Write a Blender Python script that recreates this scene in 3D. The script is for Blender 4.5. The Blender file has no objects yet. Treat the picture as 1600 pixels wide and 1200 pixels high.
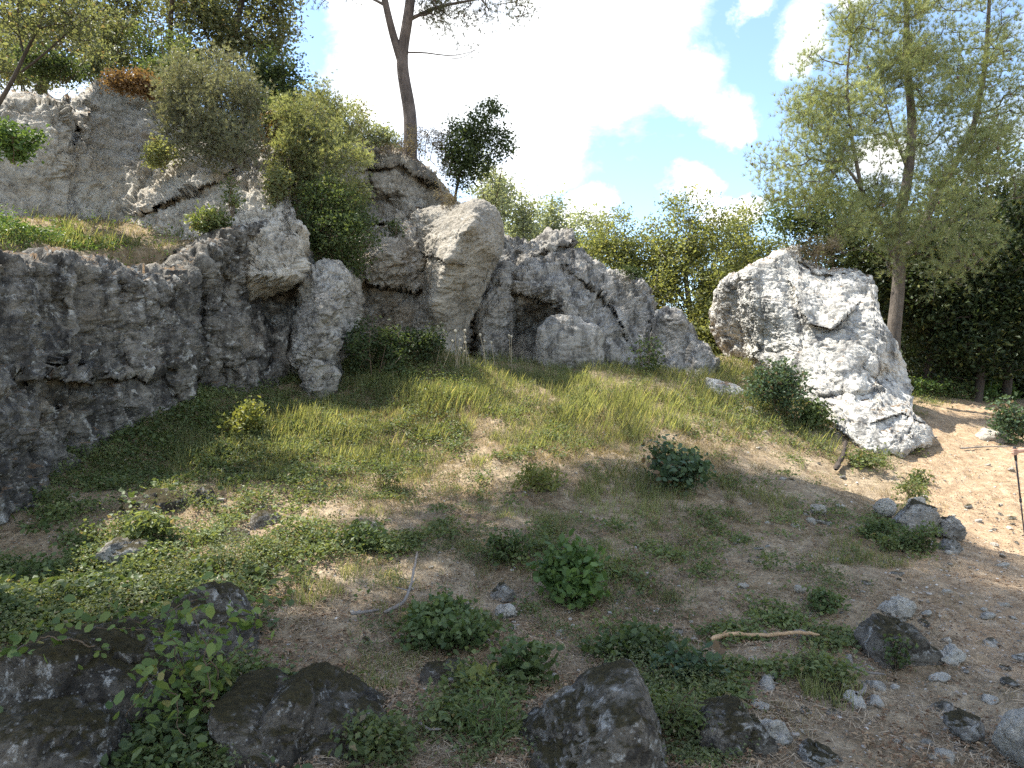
import bpy, bmesh, math, random
import numpy as np
from mathutils import Vector, Matrix

random.seed(7)
RNG = np.random.default_rng(7)
SC = bpy.context.scene
COL = SC.collection
F = 1100.0          # focal length in photo pixels (photo 1600 x 1200)
CZ = 1.6            # eye height
PI = math.pi
# direction towards the sun: to the left, ahead of the viewer, high
SUN_AZ = (-0.93, 0.37)
SUN_EL = math.radians(60)


def at(px, py, d):
    px = np.asarray(px, float); py = np.asarray(py, float); d = np.asarray(d, float)
    return np.stack([(px - 800) / F * d, d + 0 * px, CZ + (600 - py) / F * d], -1)


# ------------------------------------------------------------------ noise
def _hash(ix, iy, iz, seed):
    h = (ix * 374761393 + iy * 668265263 + iz * 2147483647 + seed * 1274126177) & 0xFFFFFFFF
    h = ((h ^ (h >> 13)) * 1274126177) & 0xFFFFFFFF
    h = ((h ^ (h >> 16)) * 2246822519) & 0xFFFFFFFF
    h = h ^ (h >> 15)
    return h


def vnoise(P, seed=0):
    """smooth value noise in -1..1 on (N,3)"""
    I = np.floor(P).astype(np.int64)
    f = P - I
    f = f * f * f * (f * (f * 6 - 15) + 10)
    out = 0
    for dx in (0, 1):
        wx = f[:, 0] if dx else 1 - f[:, 0]
        for dy in (0, 1):
            wy = f[:, 1] if dy else 1 - f[:, 1]
            for dz in (0, 1):
                wz = f[:, 2] if dz else 1 - f[:, 2]
                h = _hash(I[:, 0] + dx, I[:, 1] + dy, I[:, 2] + dz, seed)
                out = out + wx * wy * wz * (h / 4294967295.0)
    return out * 2 - 1


def fbm(P, oct=4, seed=0, gain=0.5, lac=2.03):
    a, s, n = 1.0, 0.0, 0.0
    Q = P.copy()
    for i in range(oct):
        s = s + a * vnoise(Q, seed + i * 17)
        n += a
        a *= gain
        Q = Q * lac + 11.3
    return s / n


def ridged(P, oct=4, seed=0, gain=0.55, lac=2.05):
    a, s, n = 1.0, 0.0, 0.0
    Q = P.copy()
    for i in range(oct):
        s = s + a * (1 - np.abs(vnoise(Q, seed + i * 13)) * 2)
        n += a
        a *= gain
        Q = Q * lac + 5.7
    return s / n


def worley(P, seed=0):
    """F1 and F2-F1 of cellular noise"""
    I = np.floor(P).astype(np.int64)
    f1 = np.full(len(P), 9.0); f2 = np.full(len(P), 9.0)
    for dx in (-1, 0, 1):
        for dy in (-1, 0, 1):
            for dz in (-1, 0, 1):
                cx, cy, cz = I[:, 0] + dx, I[:, 1] + dy, I[:, 2] + dz
                h = _hash(cx, cy, cz, seed)
                q = np.stack([cx + (h & 1023) / 1023.0, cy + ((h >> 10) & 1023) / 1023.0, cz + ((h >> 20) & 1023) / 1023.0], -1)
                d = np.sqrt(((q - P) ** 2).sum(-1))
                nf1 = np.minimum(f1, d)
                f2 = np.minimum(np.maximum(f1, d), f2)
                f1 = nf1
    return f1, f2 - f1


def facets(P, seed=0):
    """broken planar facets: every cell a tilted plane of its own"""
    I = np.floor(P).astype(np.int64)
    f1 = np.full(len(P), 9.0); best = np.zeros(len(P)); f2 = np.full(len(P), 9.0)
    for dx in (-1, 0, 1):
        for dy in (-1, 0, 1):
            for dz in (-1, 0, 1):
                cx, cy, cz = I[:, 0] + dx, I[:, 1] + dy, I[:, 2] + dz
                h = _hash(cx, cy, cz, seed); g = _hash(cx, cy, cz, seed + 99)
                v = P - np.stack([cx + (h & 1023) / 1023.0, cy + ((h >> 10) & 1023) / 1023.0, cz + ((h >> 20) & 1023) / 1023.0], -1)
                d = np.sqrt((v ** 2).sum(-1))
                pl = (v * (np.stack([g & 1023, (g >> 10) & 1023, (g >> 20) & 1023], -1) / 511.5 - 1)).sum(-1) + ((h & 255) / 255.0 - .5) * .6
                m = d < f1
                f2 = np.where(m, f1, np.minimum(f2, d)); f1 = np.where(m, d, f1); best = np.where(m, pl, best)
    return best, f2 - f1


def sm(a, b, x):
    t = np.clip((x - a) / (b - a), 0, 1)
    return t * t * (3 - 2 * t)


class RBF:
    """multiquadric interpolation of scattered values, constant far away"""
    def __init__(self, pts, vals, c=1.0, lin=True):
        self.p = np.asarray(pts, float); self.c = c
        v = np.asarray(vals, float)
        n = len(v)
        A = np.zeros((n + 1, n + 1))
        r = np.sqrt(((self.p[:, None] - self.p[None]) ** 2).sum(-1) + c * c)
        A[:n, :n] = r; A[:n, n] = 1; A[n, :n] = 1
        A[:n, :n] += np.eye(n) * 1e-6
        self.w = np.linalg.solve(A, np.append(v, 0))
        self.lo, self.hi = v.min(), v.max()

    def __call__(self, *xy):
        q = np.stack([np.asarray(a, float).ravel() for a in xy], -1)
        out = np.empty(len(q))
        for s in range(0, len(q), 60000):
            r = np.sqrt(((q[s:s + 60000, None] - self.p[None]) ** 2).sum(-1) + self.c ** 2)
            out[s:s + 60000] = r @ self.w[:-1] + self.w[-1]
        return out.reshape(np.shape(xy[0]))


# ------------------------------------------------------------------ mesh helpers
def new_mesh(name, V, Fv, smooth=True):
    """V (N,3); Fv: list of (M,k) int arrays"""
    me = bpy.data.meshes.new(name)
    if isinstance(Fv, np.ndarray):
        Fv = [Fv]
    Fv = [f for f in Fv if len(f)]
    V = np.ascontiguousarray(V, dtype=np.float32)
    me.vertices.add(len(V)); me.vertices.foreach_set('co', V.ravel())
    nl = sum(f.size for f in Fv); npoly = sum(len(f) for f in Fv)
    me.loops.add(nl); me.polygons.add(npoly)
    me.loops.foreach_set('vertex_index', np.concatenate([f.ravel() for f in Fv]).astype(np.int32))
    tot = np.concatenate([np.full(len(f), f.shape[1]) for f in Fv])
    st = np.concatenate([[0], np.cumsum(tot)[:-1]])
    me.polygons.foreach_set('loop_start', st.astype(np.int32))
    me.polygons.foreach_set('use_smooth', np.full(npoly, smooth))
    me.update(calc_edges=True)
    return me


def obj(name, me, mat=None, parent=None, loc=None):
    o = bpy.data.objects.new(name, me)
    COL.objects.link(o)
    if mat is not None:
        me.materials.clear(); me.materials.append(mat)
    if parent is not None:
        o.parent = parent
    if loc is not None:
        o.location = loc
    return o


def tag(o, label=None, cat=None, group=None, kind=None):
    if label: o['label'] = label
    if cat: o['category'] = cat
    if group: o['group'] = group
    if kind: o['kind'] = kind
    return o


def empty(name, loc, label, cat, group=None):
    o = bpy.data.objects.new(name, None)
    o.empty_display_size = 0.2
    COL.objects.link(o); o.location = Vector([float(a) for a in loc])
    return tag(o, label, cat, group)


def rebased(V, base):
    return np.asarray(V) - np.asarray(base)[None]


# ------------------------------------------------------------------ materials
def _mat(name):
    m = bpy.data.materials.new(name); m.use_nodes = True
    nt = m.node_tree; nt.nodes.clear()
    out = nt.nodes.new('ShaderNodeOutputMaterial')
    return m, nt, out


class NT:
    """tiny node helper"""
    def __init__(self, nt): self.t = nt
    def n(self, kind, **kw):
        x = self.t.nodes.new(kind)
        for k, v in kw.items():
            setattr(x, k, v)
        return x
    def link(self, a, b): self.t.links.new(a, b)
    def val(self, x, key, v):
        if hasattr(v, 'is_linked') or isinstance(v, bpy.types.NodeSocket): self.link(v, x.inputs[key])
        else: x.inputs[key].default_value = v
    def noise(self, vec, scale, detail=6, rough=0.6, dist=0.0):
        x = self.n('ShaderNodeTexNoise')
        self.link(vec, x.inputs['Vector'])
        x.inputs['Scale'].default_value = scale; x.inputs['Detail'].default_value = detail
        x.inputs['Roughness'].default_value = rough; x.inputs['Distortion'].default_value = dist
        return x.outputs['Fac']
    def ramp(self, fac, stops, interp='LINEAR'):
        x = self.n('ShaderNodeValToRGB'); x.color_ramp.interpolation = interp
        e = x.color_ramp.elements
        while len(e) < len(stops): e.new(0.5)
        for i, (p, c) in enumerate(stops):
            e[i].position = p
            e[i].color = (c, c, c, 1) if isinstance(c, (int, float)) else (*c, 1)
        self.link(fac, x.inputs['Fac'])
        return x.outputs['Color']
    def mix(self, fac, a, b, mode='MIX'):
        x = self.n('ShaderNodeMix', data_type='RGBA', blend_type=mode)
        self.val(x, 0, fac)
        for k, v in ((6, a), (7, b)):
            if isinstance(v, tuple): x.inputs[k].default_value = (*v, 1)
            else: self.link(v, x.inputs[k])
        return x.outputs[2]
    def math(self, op, a, b=0.0, clamp=False):
        x = self.n('ShaderNodeMath', operation=op, use_clamp=clamp)
        self.val(x, 0, a); self.val(x, 1, b)
        return x.outputs[0]
    def map(self, vec, loc=(0, 0, 0), rot=(0, 0, 0), scale=(1, 1, 1)):
        x = self.n('ShaderNodeMapping')
        self.link(vec, x.inputs['Vector'])
        x.inputs['Location'].default_value = loc; x.inputs['Rotation'].default_value = rot; x.inputs['Scale'].default_value = scale
        return x.outputs[0]


def rock_mat(name, light=(.46, .44, .40), mid=(.30, .29, .27), dark=(.045, .045, .047), lichen=.5, pale=.25, ochre=.15,
             moss=0.0, soil=0.0, streak=0.0, strata=(0, 0, 0), seed=0.0, fine=1.0, bump=1.0, lays=.5, pits=.62):
    m, nt, out = _mat(name)
    N = NT(nt)
    geo = N.n('ShaderNodeNewGeometry')
    pos = N.map(geo.outputs['Position'], loc=(seed * 3.1, seed * 1.7, seed * 2.3))
    str_v = N.map(pos, rot=strata, scale=(1.0, 1.0, 4.5))
    big = N.noise(pos, 1.1, 5, .6)
    base = N.ramp(big, [(.34, mid), (.62, light)])
    lay = N.noise(str_v, 2.2, 5, .62, .5)
    base = N.mix(N.ramp(lay, [(.34, lays), (.52, 0.0)]), base, tuple(c * .45 for c in mid))
    grain = N.noise(pos, 34 * fine, 4, .75)
    base = N.mix(.55, base, N.ramp(grain, [(.3, .45), (.68, 1.15)]), 'MULTIPLY')
    pitn = N.noise(pos, 11 * fine, 6, .78, .6)
    base = N.mix(N.ramp(pitn, [(.36, pits), (.47, 0.0)]), base, tuple(c * .9 for c in dark))
    med = N.noise(pos, 4.6 * fine, 5, .7)
    base = N.mix(.4, base, N.ramp(med, [(.3, .62), (.7, 1.2)]), 'MULTIPLY')
    # ochre stains
    if ochre:
        oc = N.noise(pos, .9, 6, .62, .4)
        base = N.mix(N.ramp(oc, [(.56, 0.0), (.72, ochre * 2.2)]), base, (.30, .20, .085))
    # dark lichen blotches
    if lichen:
        a = N.noise(pos, 3.2 * fine, 7, .72, .3)
        b = N.noise(pos, 17 * fine, 5, .7)
        s = N.math('ADD', N.math('MULTIPLY', a, .62), N.math('MULTIPLY', b, .38))
        c = .64 - lichen * .28
        base = N.mix(N.ramp(s, [(c - .035, 0.0), (c + .06, .85)]), base, dark)
    if streak:
        sv = N.map(pos, scale=(5.5, 5.5, .35))
        a = N.noise(sv, 1.0, 6, .6, .3)
        base = N.mix(N.ramp(a, [(.52 - streak * .15, 0.0), (.66 - streak * .1, .85)]), base, dark)
    # pale lichen
    if pale:
        a = N.noise(pos, 8 * fine, 6, .7, .5)
        base = N.mix(N.ramp(a, [(.60 - pale * .12, 0.0), (.66 - pale * .08, .8)]), base, (.50, .49, .45))
        v = N.n('ShaderNodeTexVoronoi'); N.link(pos, v.inputs['Vector']); v.inputs['Scale'].default_value = 19 * fine
        base = N.mix(N.math('MULTIPLY', N.ramp(v.outputs['Distance'], [(.12, 1.0), (.2, 0.0)]), pale), base, (.56, .56, .52))
    sep = N.n('ShaderNodeSeparateXYZ'); N.link(geo.outputs['Normal'], sep.inputs[0])
    up = sep.outputs['Z']
    if moss:
        a = N.noise(pos, 4.5, 9, .7)
        f = N.math('ADD', N.math('MULTIPLY', up, .5), a)
        mc = N.ramp(N.noise(pos, 40, 5, .7), [(.3, (.020, .018, .008)), (.6, (.060, .048, .018)), (.75, (.11, .080, .032))])
        base = N.mix(N.ramp(f, [(.86 - moss * .3, 0.0), (1.0 - moss * .3, .95)]), base, mc)
    if soil:
        a = N.noise(pos, 5.0, 8, .7)
        f = N.math('ADD', N.math('MULTIPLY', up, .75), N.math('MULTIPLY', a, .6))
        sc = N.ramp(N.noise(pos, 45, 6, .7), [(.3, (.10, .062, .034)), (.7, (.27, .19, .115))])
        base = N.mix(N.ramp(f, [(1.0 - soil * .35, 0.0), (1.12 - soil * .35, .95)]), base, sc)
    bs = N.n('ShaderNodeBsdfPrincipled')
    bs.inputs['Roughness'].default_value = .92
    bs.inputs['Specular IOR Level'].default_value = .18
    N.link(base, bs.inputs['Base Color'])
    h1 = N.noise(str_v if lays > .3 else pos, 5.5, 6, .72, .5)
    h2 = N.noise(pos, 30 * fine, 5, .75)
    h = N.math('ADD', N.math('MULTIPLY', h1, .7), N.math('ADD', N.math('MULTIPLY', h2, .5), N.math('MULTIPLY', pitn, .8)))
    bp = N.n('ShaderNodeBump'); bp.inputs['Strength'].default_value = .85 * bump; bp.inputs['Distance'].default_value = .06
    N.link(h, bp.inputs['Height']); N.link(bp.outputs[0], bs.inputs['Normal'])
    N.link(bs.outputs[0], out.inputs[0])
    return m


def leaf_mat(name, c1, c2, c3=None, trans=.4, rough=.5, spec=.3):
    m, nt, out = _mat(name)
    N = NT(nt)
    g = N.n('ShaderNodeNewGeometry')
    stops = [(0.0, c1), (1.0, c2)] if c3 is None else [(0.0, c1), (.8, c2), (.93, c2), (.96, c3), (1.0, c3)]
    col = N.ramp(g.outputs['Random Per Island'], stops)
    pn = N.noise(g.outputs['Position'], 1.6, 3, .5)
    col = N.mix(1.0, col, N.ramp(pn, [(.3, .72), (.7, 1.2)]), 'MULTIPLY')
    bs = N.n('ShaderNodeBsdfPrincipled')
    bs.inputs['Roughness'].default_value = rough; bs.inputs['Specular IOR Level'].default_value = spec
    N.link(col, bs.inputs['Base Color'])
    tr = N.n('ShaderNodeBsdfTranslucent')
    N.link(N.mix(1.0, col, (1.25, 1.15, .55), 'MULTIPLY'), tr.inputs['Color'])
    mx = N.n('ShaderNodeMixShader'); mx.inputs[0].default_value = trans
    N.link(bs.outputs[0], mx.inputs[1]); N.link(tr.outputs[0], mx.inputs[2])
    N.link(mx.outputs[0], out.inputs[0])
    return m


def bark_mat(name, c1, c2, scale=9.0):
    m, nt, out = _mat(name)
    N = NT(nt)
    g = N.n('ShaderNodeNewGeometry')
    v = N.map(g.outputs['Position'], scale=(1, 1, .22))
    a = N.noise(v, scale * 3, 9, .75, .4)
    b = N.noise(g.outputs['Position'], 3.0, 5, .6)
    col = N.mix(N.ramp(b, [(.45, 0.0), (.7, .5)]), N.ramp(a, [(.32, c1), (.68, c2)]), tuple(c * 1.5 for c in c2))
    bs = N.n('ShaderNodeBsdfPrincipled'); bs.inputs['Roughness'].default_value = .9; bs.inputs['Specular IOR Level'].default_value = .2
    N.link(col, bs.inputs['Base Color'])
    bp = N.n('ShaderNodeBump'); bp.inputs['Strength'].default_value = 1.0; bp.inputs['Distance'].default_value = .03
    N.link(a, bp.inputs['Height']); N.link(bp.outputs[0], bs.inputs['Normal'])
    N.link(bs.outputs[0], out.inputs[0])
    return m


def plain_mat(name, c, rough=.6, metal=0.0, c2=None, scale=20):
    m, nt, out = _mat(name)
    N = NT(nt)
    bs = N.n('ShaderNodeBsdfPrincipled')
    bs.inputs['Roughness'].default_value = rough; bs.inputs['Metallic'].default_value = metal
    tc = N.n('ShaderNodeTexCoord')
    nz = N.noise(tc.outputs['Object'], scale, 6, .65)
    c2 = c2 or tuple(x * .7 for x in c)
    N.link(N.ramp(nz, [(.35, c2), (.65, c)]), bs.inputs['Base Color'])
    N.link(bs.outputs[0], out.inputs[0])
    return m


def scatter_mat(name, c1, c2, c3, rough=.9):
    """colour per piece, for litter, straw, pebbles"""
    m, nt, out = _mat(name)
    N = NT(nt)
    g = N.n('ShaderNodeNewGeometry')
    col = N.ramp(g.outputs['Random Per Island'], [(0.0, c1), (.5, c2), (1.0, c3)])
    nz = N.noise(g.outputs['Position'], 60, 4, .7)
    col = N.mix(.5, col, N.ramp(nz, [(.3, .5), (.7, 1.2)]), 'MULTIPLY')
    bs = N.n('ShaderNodeBsdfPrincipled'); bs.inputs['Roughness'].default_value = rough; bs.inputs['Specular IOR Level'].default_value = .2
    N.link(col, bs.inputs['Base Color']); N.link(bs.outputs[0], out.inputs[0])
    return m


# ------------------------------------------------------------------ terrain
LOW = []
for px, py, d in [(-150, 1000, 3.6), (0, 1200, 2.9), (300, 1200, 2.9), (650, 1200, 2.9), (1000, 1200, 2.9), (1300, 1200, 2.9), (1600, 1200, 2.95),
                  (100, 900, 4.8), (30, 805, 5.5), (200, 790, 6.1), (130, 722, 7.0), (220, 652, 8.0), (320, 612, 9.0), (450, 603, 9.7), (540, 562, 10.5),
                  (300, 800, 6.1), (350, 700, 7.7), (450, 680, 8.2), (450, 800, 6.2), (350, 950, 4.4),
                  (660, 552, 10.6), (750, 568, 11.1), (900, 580, 11.6), (1000, 580, 12.0), (1100, 588, 12.0), (1130, 560, 14.0),
                  (600, 640, 9.0), (650, 720, 7.8), (650, 800, 6.4), (650, 900, 5.1), (650, 1000, 4.15),
                  (800, 630, 9.4), (900, 700, 8.2), (900, 800, 6.5), (900, 900, 5.2), (900, 1000, 4.3),
                  (1000, 640, 9.8), (1100, 700, 8.8), (1100, 800, 6.8), (1100, 900, 5.3), (1100, 1000, 4.35),
                  (1200, 650, 10.2), (1300, 700, 9.6), (1300, 800, 7.2), (1300, 900, 5.6), (1300, 1000, 4.45),
                  (1400, 705, 9.8), (1500, 700, 10.0), (1500, 645, 13.0), (1590, 840, 7.5), (1590, 700, 10.2), (1590, 1000, 4.6), (1440, 618, 15.0), (1590, 625, 16.0)]:
    LOW.append(at(px, py, d))
for p in [(-7, 0, .1), (0, 0, 0), (6, 0, -.1), (0, -8, 0), (-15, 0, .2), (15, 0, -.2), (15, 8, .2), (10, 14, 1.1), (20, 20, 1.5), (0, 25, 2.2),
          (6, 19, 1.4), (30, 30, 2.0), (-30, 30, 2.0), (-20, 8, 1.2), (0, 15, 2.0), (3.5, 16, 2.0), (-5, 14, 1.9), (10, 4, 0), (0, 60, 2.5), (60, 20, 1.5), (-60, 20, 1.5), (0, -60, 0)]:
    LOW.append(np.array(p, float))
LOW = np.array(LOW)
_HL = RBF(LOW[:, :2], LOW[:, 2], .8)
_gx = np.arange(-16, 18.01, .08); _gy = np.arange(0, 22.01, .08)
_GXY = np.meshgrid(_gx, _gy)
_GT = _HL(_GXY[0], _GXY[1])


def H_LOW(x, y):
    x = np.asarray(x, float); y = np.asarray(y, float)
    u = (x + 16) / .08; v = y / .08
    i = np.clip(u.astype(int), 0, len(_gx) - 2); j = np.clip(v.astype(int), 0, len(_gy) - 2)
    a = np.clip(u - i, 0, 1); b = np.clip(v - j, 0, 1)
    z = _GT[j, i] * (1 - a) * (1 - b) + _GT[j, i + 1] * a * (1 - b) + _GT[j + 1, i] * (1 - a) * b + _GT[j + 1, i + 1] * a * b
    out = (u < 0) | (v < 0) | (u > len(_gx) - 1) | (v > len(_gy) - 1)
    if out.any():
        z = np.array(z); z[out] = _HL(x[out], y[out])
    return z

LED = np.array([at(*p) for p in [(-150, 395, 5.0), (0, 395, 6.0), (100, 402, 7.0), (230, 428, 8.2), (300, 430, 8.9), (350, 362, 9.5), (400, 343, 9.9), (440, 345, 10.0), (-100, 362, 7.2),
                                 (0, 360, 8.2), (100, 356, 9.2), (200, 358, 10.3), (300, 380, 10.1), (520, 400, 10.7), (560, 400, 11.2), (470, 330, 11.0)]] + [np.array((-12, 5, 3.2)), np.array((-12, 12, 4))])
H_LED = RBF(LED[:, :2], LED[:, 2], .5)
PLA = np.array([at(*p) for p in [(-100, 150, 8.0), (0, 148, 8.8), (60, 150, 9.6), (180, 112, 11.0), (250, 135, 11.0), (350, 190, 11.0), (450, 240, 11.8), (560, 222, 13.2), (640, 225, 13.9), (700, 290, 14.0), (730, 320, 14.5)]]
               + [np.array((-10, 6, 5.4)), np.array((-10, 14, 6.6)), np.array((-3, 20, 6.6)), np.array((-12, 25, 6.8)), np.array((-1, 18, 5.6)), np.array((-30, 25, 6))])
H_PLA = RBF(PLA[:, :2], PLA[:, 2] - .28 * (PLA[:, 0] < -4.2), .6)
Z1 = np.array([(-30, 3.2), (-5.3, 3.2), (-5.0, 6.0), (-5.05, 7.0), (-4.95, 8.3), (-4.75, 9.3), (-4.2, 10.2), (-3.3, 10.45), (-2.75, 10.9), (-2.6, 11.6), (-2.6, 12.9), (-1.8, 13.4), (-.8, 13.8), (-.6, 16), (-.6, 40), (-30, 40)])
Z2 = np.array([(-30, 3.6), (-9.2, 3.6), (-8.7, 8.5), (-8.1, 10.7), (-7.6, 11.7), (-7.4, 13.1), (-6.2, 13.4), (-4.9, 13.0), (-4.0, 12.6), (-3.4, 13.0), (-2.5, 13.9), (-1.1, 14.2), (-.9, 16), (-.8, 40), (-30, 40)])


def sdist(poly, x, y):
    """signed distance to a closed polygon, positive inside"""
    x = np.asarray(x, float); y = np.asarray(y, float)
    best = np.full(x.shape, 1e9); inside = np.zeros(x.shape, bool)
    n = len(poly)
    for i in range(n):
        ax, ay = poly[i]; bx, by = poly[(i + 1) % n]
        dx, dy = bx - ax, by - ay
        t = np.clip(((x - ax) * dx + (y - ay) * dy) / (dx * dx + dy * dy), 0, 1)
        best = np.minimum(best, np.hypot(x - ax - t * dx, y - ay - t * dy))
        c = ((ay > y) != (by > y)) & (x < (bx - ax) * (y - ay) / ((by - ay) or 1e-9) + ax)
        inside ^= c
    return np.where(inside, best, -best)


def H(x, y, detail=True):
    x = np.asarray(x, float); y = np.asarray(y, float)
    z = H_LOW(x, y)
    far = sm(28, 60, np.hypot(x, y))
    z = z * (1 - far) + 1.6 * far
    m1 = sm(-.10, .30, sdist(Z1, x, y))
    z = z * (1 - m1) + H_LED(x, y) * m1
    m2 = sm(-.10, .35, sdist(Z2, x, y))
    z = z * (1 - m2) + np.clip(H_PLA(x, y), 3.5, 7.2) * m2
    if detail:
        P = np.stack([x.ravel(), y.ravel(), np.zeros(x.size)], -1)
        z = z + (fbm(P * 1.3, 4, 3) * .07 + fbm(P * 6, 4, 9) * .028 + fbm(P * 22, 3, 21) * .011 + np.maximum(0, fbm(P * 14, 3, 77)) * .03).reshape(x.shape)
    return z


def ground_px(px, py, dmax=17.0):
    """points of the low ground seen at photo pixels (vectorised march)"""
    px = np.atleast_1d(np.asarray(px, float)); py = np.atleast_1d(np.asarray(py, float))
    gx, gy = (px - 800) / F, (600 - py) / F
    lo = np.full(px.shape, 1.8); hit = np.full(px.shape, np.nan)
    d = 1.8
    prev = lo.copy()
    while d < dmax:
        zz = H_LOW(gx * d, np.full(px.shape, d))
        under = (CZ + gy * d) < zz
        new = under & np.isnan(hit)
        hit[new] = d
        prev[np.isnan(hit)] = d
        d *= 1.03
    a, b = prev, np.where(np.isnan(hit), prev, hit)
    for _ in range(9):
        m = (a + b) / 2
        u = (CZ + gy * m) < H_LOW(gx * m, m)
        b = np.where(u, m, b); a = np.where(u, a, m)
    d = np.where(np.isnan(hit), np.nan, b)
    x = gx * d
    z = np.full(px.shape, np.nan)
    ok = ~np.isnan(d)
    z[ok] = H(x[ok], d[ok])
    return np.stack([x, d, z], -1)


def gp(px, py):
    return ground_px([px], [py])[0]


PATH_LINE = np.array([(5.6, -1.0), (4.6, 2.5), (4.2, 4.0), (4.6, 5.6), (5.6, 7.2), (6.6, 8.8), (7.6, 10.6), (8.6, 12.6), (10.2, 14.5)])
PATH_W = np.array([1.5, 1.4, 1.3, 1.35, 1.35, 1.3, 1.2, 1.0, .8])


def path_mask(x, y):
    x = np.asarray(x, float); y = np.asarray(y, float)
    best = np.full(x.shape, -9.0)
    for i in range(len(PATH_LINE) - 1):
        a, b = PATH_LINE[i], PATH_LINE[i + 1]
        d = b - a
        t = np.clip(((x - a[0]) * d[0] + (y - a[1]) * d[1]) / (d @ d), 0, 1)
        w = PATH_W[i] * (1 - t) + PATH_W[i + 1] * t
        best = np.maximum(best, w - np.hypot(x - a[0] - t * d[0], y - a[1] - t * d[1]))
    return best

# ================================================================== camera, light, sky
cam = bpy.data.cameras.new('camera'); cam.sensor_width = 36; cam.lens = 36 * F / 1600
cam.clip_start = .05; cam.clip_end = 3000
cam_o = bpy.data.objects.new('camera', cam); COL.objects.link(cam_o)
cam_o.location = (0, 0, CZ); cam_o.rotation_euler = (PI / 2, 0, 0)
SC.camera = cam_o

_h = math.cos(SUN_EL) / math.hypot(*SUN_AZ)
SUN = Vector((SUN_AZ[0] * _h, SUN_AZ[1] * _h, math.sin(SUN_EL)))
sun = bpy.data.lights.new('sun', 'SUN'); sun.energy = 4.5; sun.angle = math.radians(.53); sun.color = (1.0, .95, .86)
sun_o = bpy.data.objects.new('sun', sun); COL.objects.link(sun_o)
sun_o.rotation_euler = (-SUN).to_track_quat('-Z', 'Y').to_euler(); sun_o.location = SUN * 60

W = bpy.data.worlds.new('World'); SC.world = W; W.use_nodes = True
nt = W.node_tree; nt.nodes.clear(); N = NT(nt)
sky = N.n('ShaderNodeTexSky', sky_type='NISHITA'); sky.sun_disc = False
sky.sun_elevation = SUN_EL; sky.sun_rotation = math.atan2(SUN_AZ[0], SUN_AZ[1])
sky.air_density = 1.0; sky.dust_density = .3; sky.ozone_density = 1.6; sky.altitude = 100
tc = N.n('ShaderNodeTexCoord')
dirv = tc.outputs['Generated']


def vdir(px, py):
    v = Vector(((px - 800) / F, 1, (600 - py) / F)); return v.normalized()


# cloud banks: direction, angular half sizes (along x, y, z)
clouds = [(590, 80, .085, .2, .16), (700, 110, .17, .2, .17), (860, 60, .20, .2, .16), (1000, 40, .10, .2, .105), (1060, 130, .075, .1, .045), (845, 205, .075, .1, .08), (780, 280, .075, .1, .07), (790, -90, .26, .3, .12),
          (1155, 180, .042, .06, .036), (1190, 10, .03, .06, .022), (1255, 70, .025, .06, .045), (1310, -5, .04, .08, .02), (1066, 284, .040, .06, .034), (890, 328, .075, .06, .032), (1130, 322, .055, .05, .02), (1380, 250, .05, .06, .05),
          (1480, 420, .16, .1, .06), (130, 70, .06, .1, .03), (-700, 200, .5, .5, .2), (2600, 100, .5, .5, .2)]
warp = N.n('ShaderNodeTexNoise'); warp.inputs['Scale'].default_value = 5.5; warp.inputs['Detail'].default_value = 8; warp.inputs['Roughness'].default_value = .62
N.link(dirv, warp.inputs['Vector'])
wv = N.n('ShaderNodeVectorMath', operation='SUBTRACT'); N.link(warp.outputs['Color'], wv.inputs[0]); wv.inputs[1].default_value = (.5, .5, .5)
ws = N.n('ShaderNodeVectorMath', operation='SCALE'); N.link(wv.outputs[0], ws.inputs[0]); ws.inputs['Scale'].default_value = .16
dv = N.n('ShaderNodeVectorMath', operation='ADD'); N.link(dirv, dv.inputs[0]); N.link(ws.outputs[0], dv.inputs[1])
acc = None
for px, py, a, b, c in clouds + [(None, Vector((.1, -.75, .65)), .6, .5, .4), (None, Vector((.75, -.1, .65)), .4, .5, .35), (None, Vector((-.75, -.45, .5)), .35, .4, .3)]:  # last three: unseen clouds, added as neutral white fill for the shade
    v = py if px is None else vdir(px, py)
    s = N.n('ShaderNodeVectorMath', operation='SUBTRACT'); N.link(dv.outputs[0], s.inputs[0]); s.inputs[1].default_value = v
    q = N.n('ShaderNodeVectorMath', operation='DIVIDE'); N.link(s.outputs[0], q.inputs[0]); q.inputs[1].default_value = (a, b, c)
    l = N.n('ShaderNodeVectorMath', operation='LENGTH'); N.link(q.outputs[0], l.inputs[0])
    f = N.math('SUBTRACT', 1.0, l.outputs['Value'])
    acc = f if acc is None else N.math('MAXIMUM', acc, f)
wisp = N.noise(N.map(dirv, scale=(1, 1, 2.2)), 9.0, 8, .62, .4)
acc = N.math('ADD', acc, N.math('MULTIPLY', N.math('SUBTRACT', wisp, .5), 1.1))
cm = N.ramp(acc, [(-.0, 0.0), (.12, .16), (.30, .55), (.60, 1.0)], 'LINEAR')
bg1 = N.n('ShaderNodeBackground'); N.link(sky.outputs[0], bg1.inputs[0]); bg1.inputs[1].default_value = .13
bg2 = N.n('ShaderNodeBackground'); N.link(N.ramp(N.noise(N.map(dirv, loc=(3, 1, 2)), 6.0, 7, .6, .3), [(.3, (.62, .66, .70)), (.62, (1, .99, .97))]), bg2.inputs[0]); bg2.inputs[1].default_value = .78
ms = N.n('ShaderNodeMixShader'); N.link(cm, ms.inputs[0]); N.link(bg1.outputs[0], ms.inputs[1]); N.link(bg2.outputs[0], ms.inputs[2])
wo = N.n('ShaderNodeOutputWorld'); N.link(ms.outputs[0], wo.inputs[0])

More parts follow.
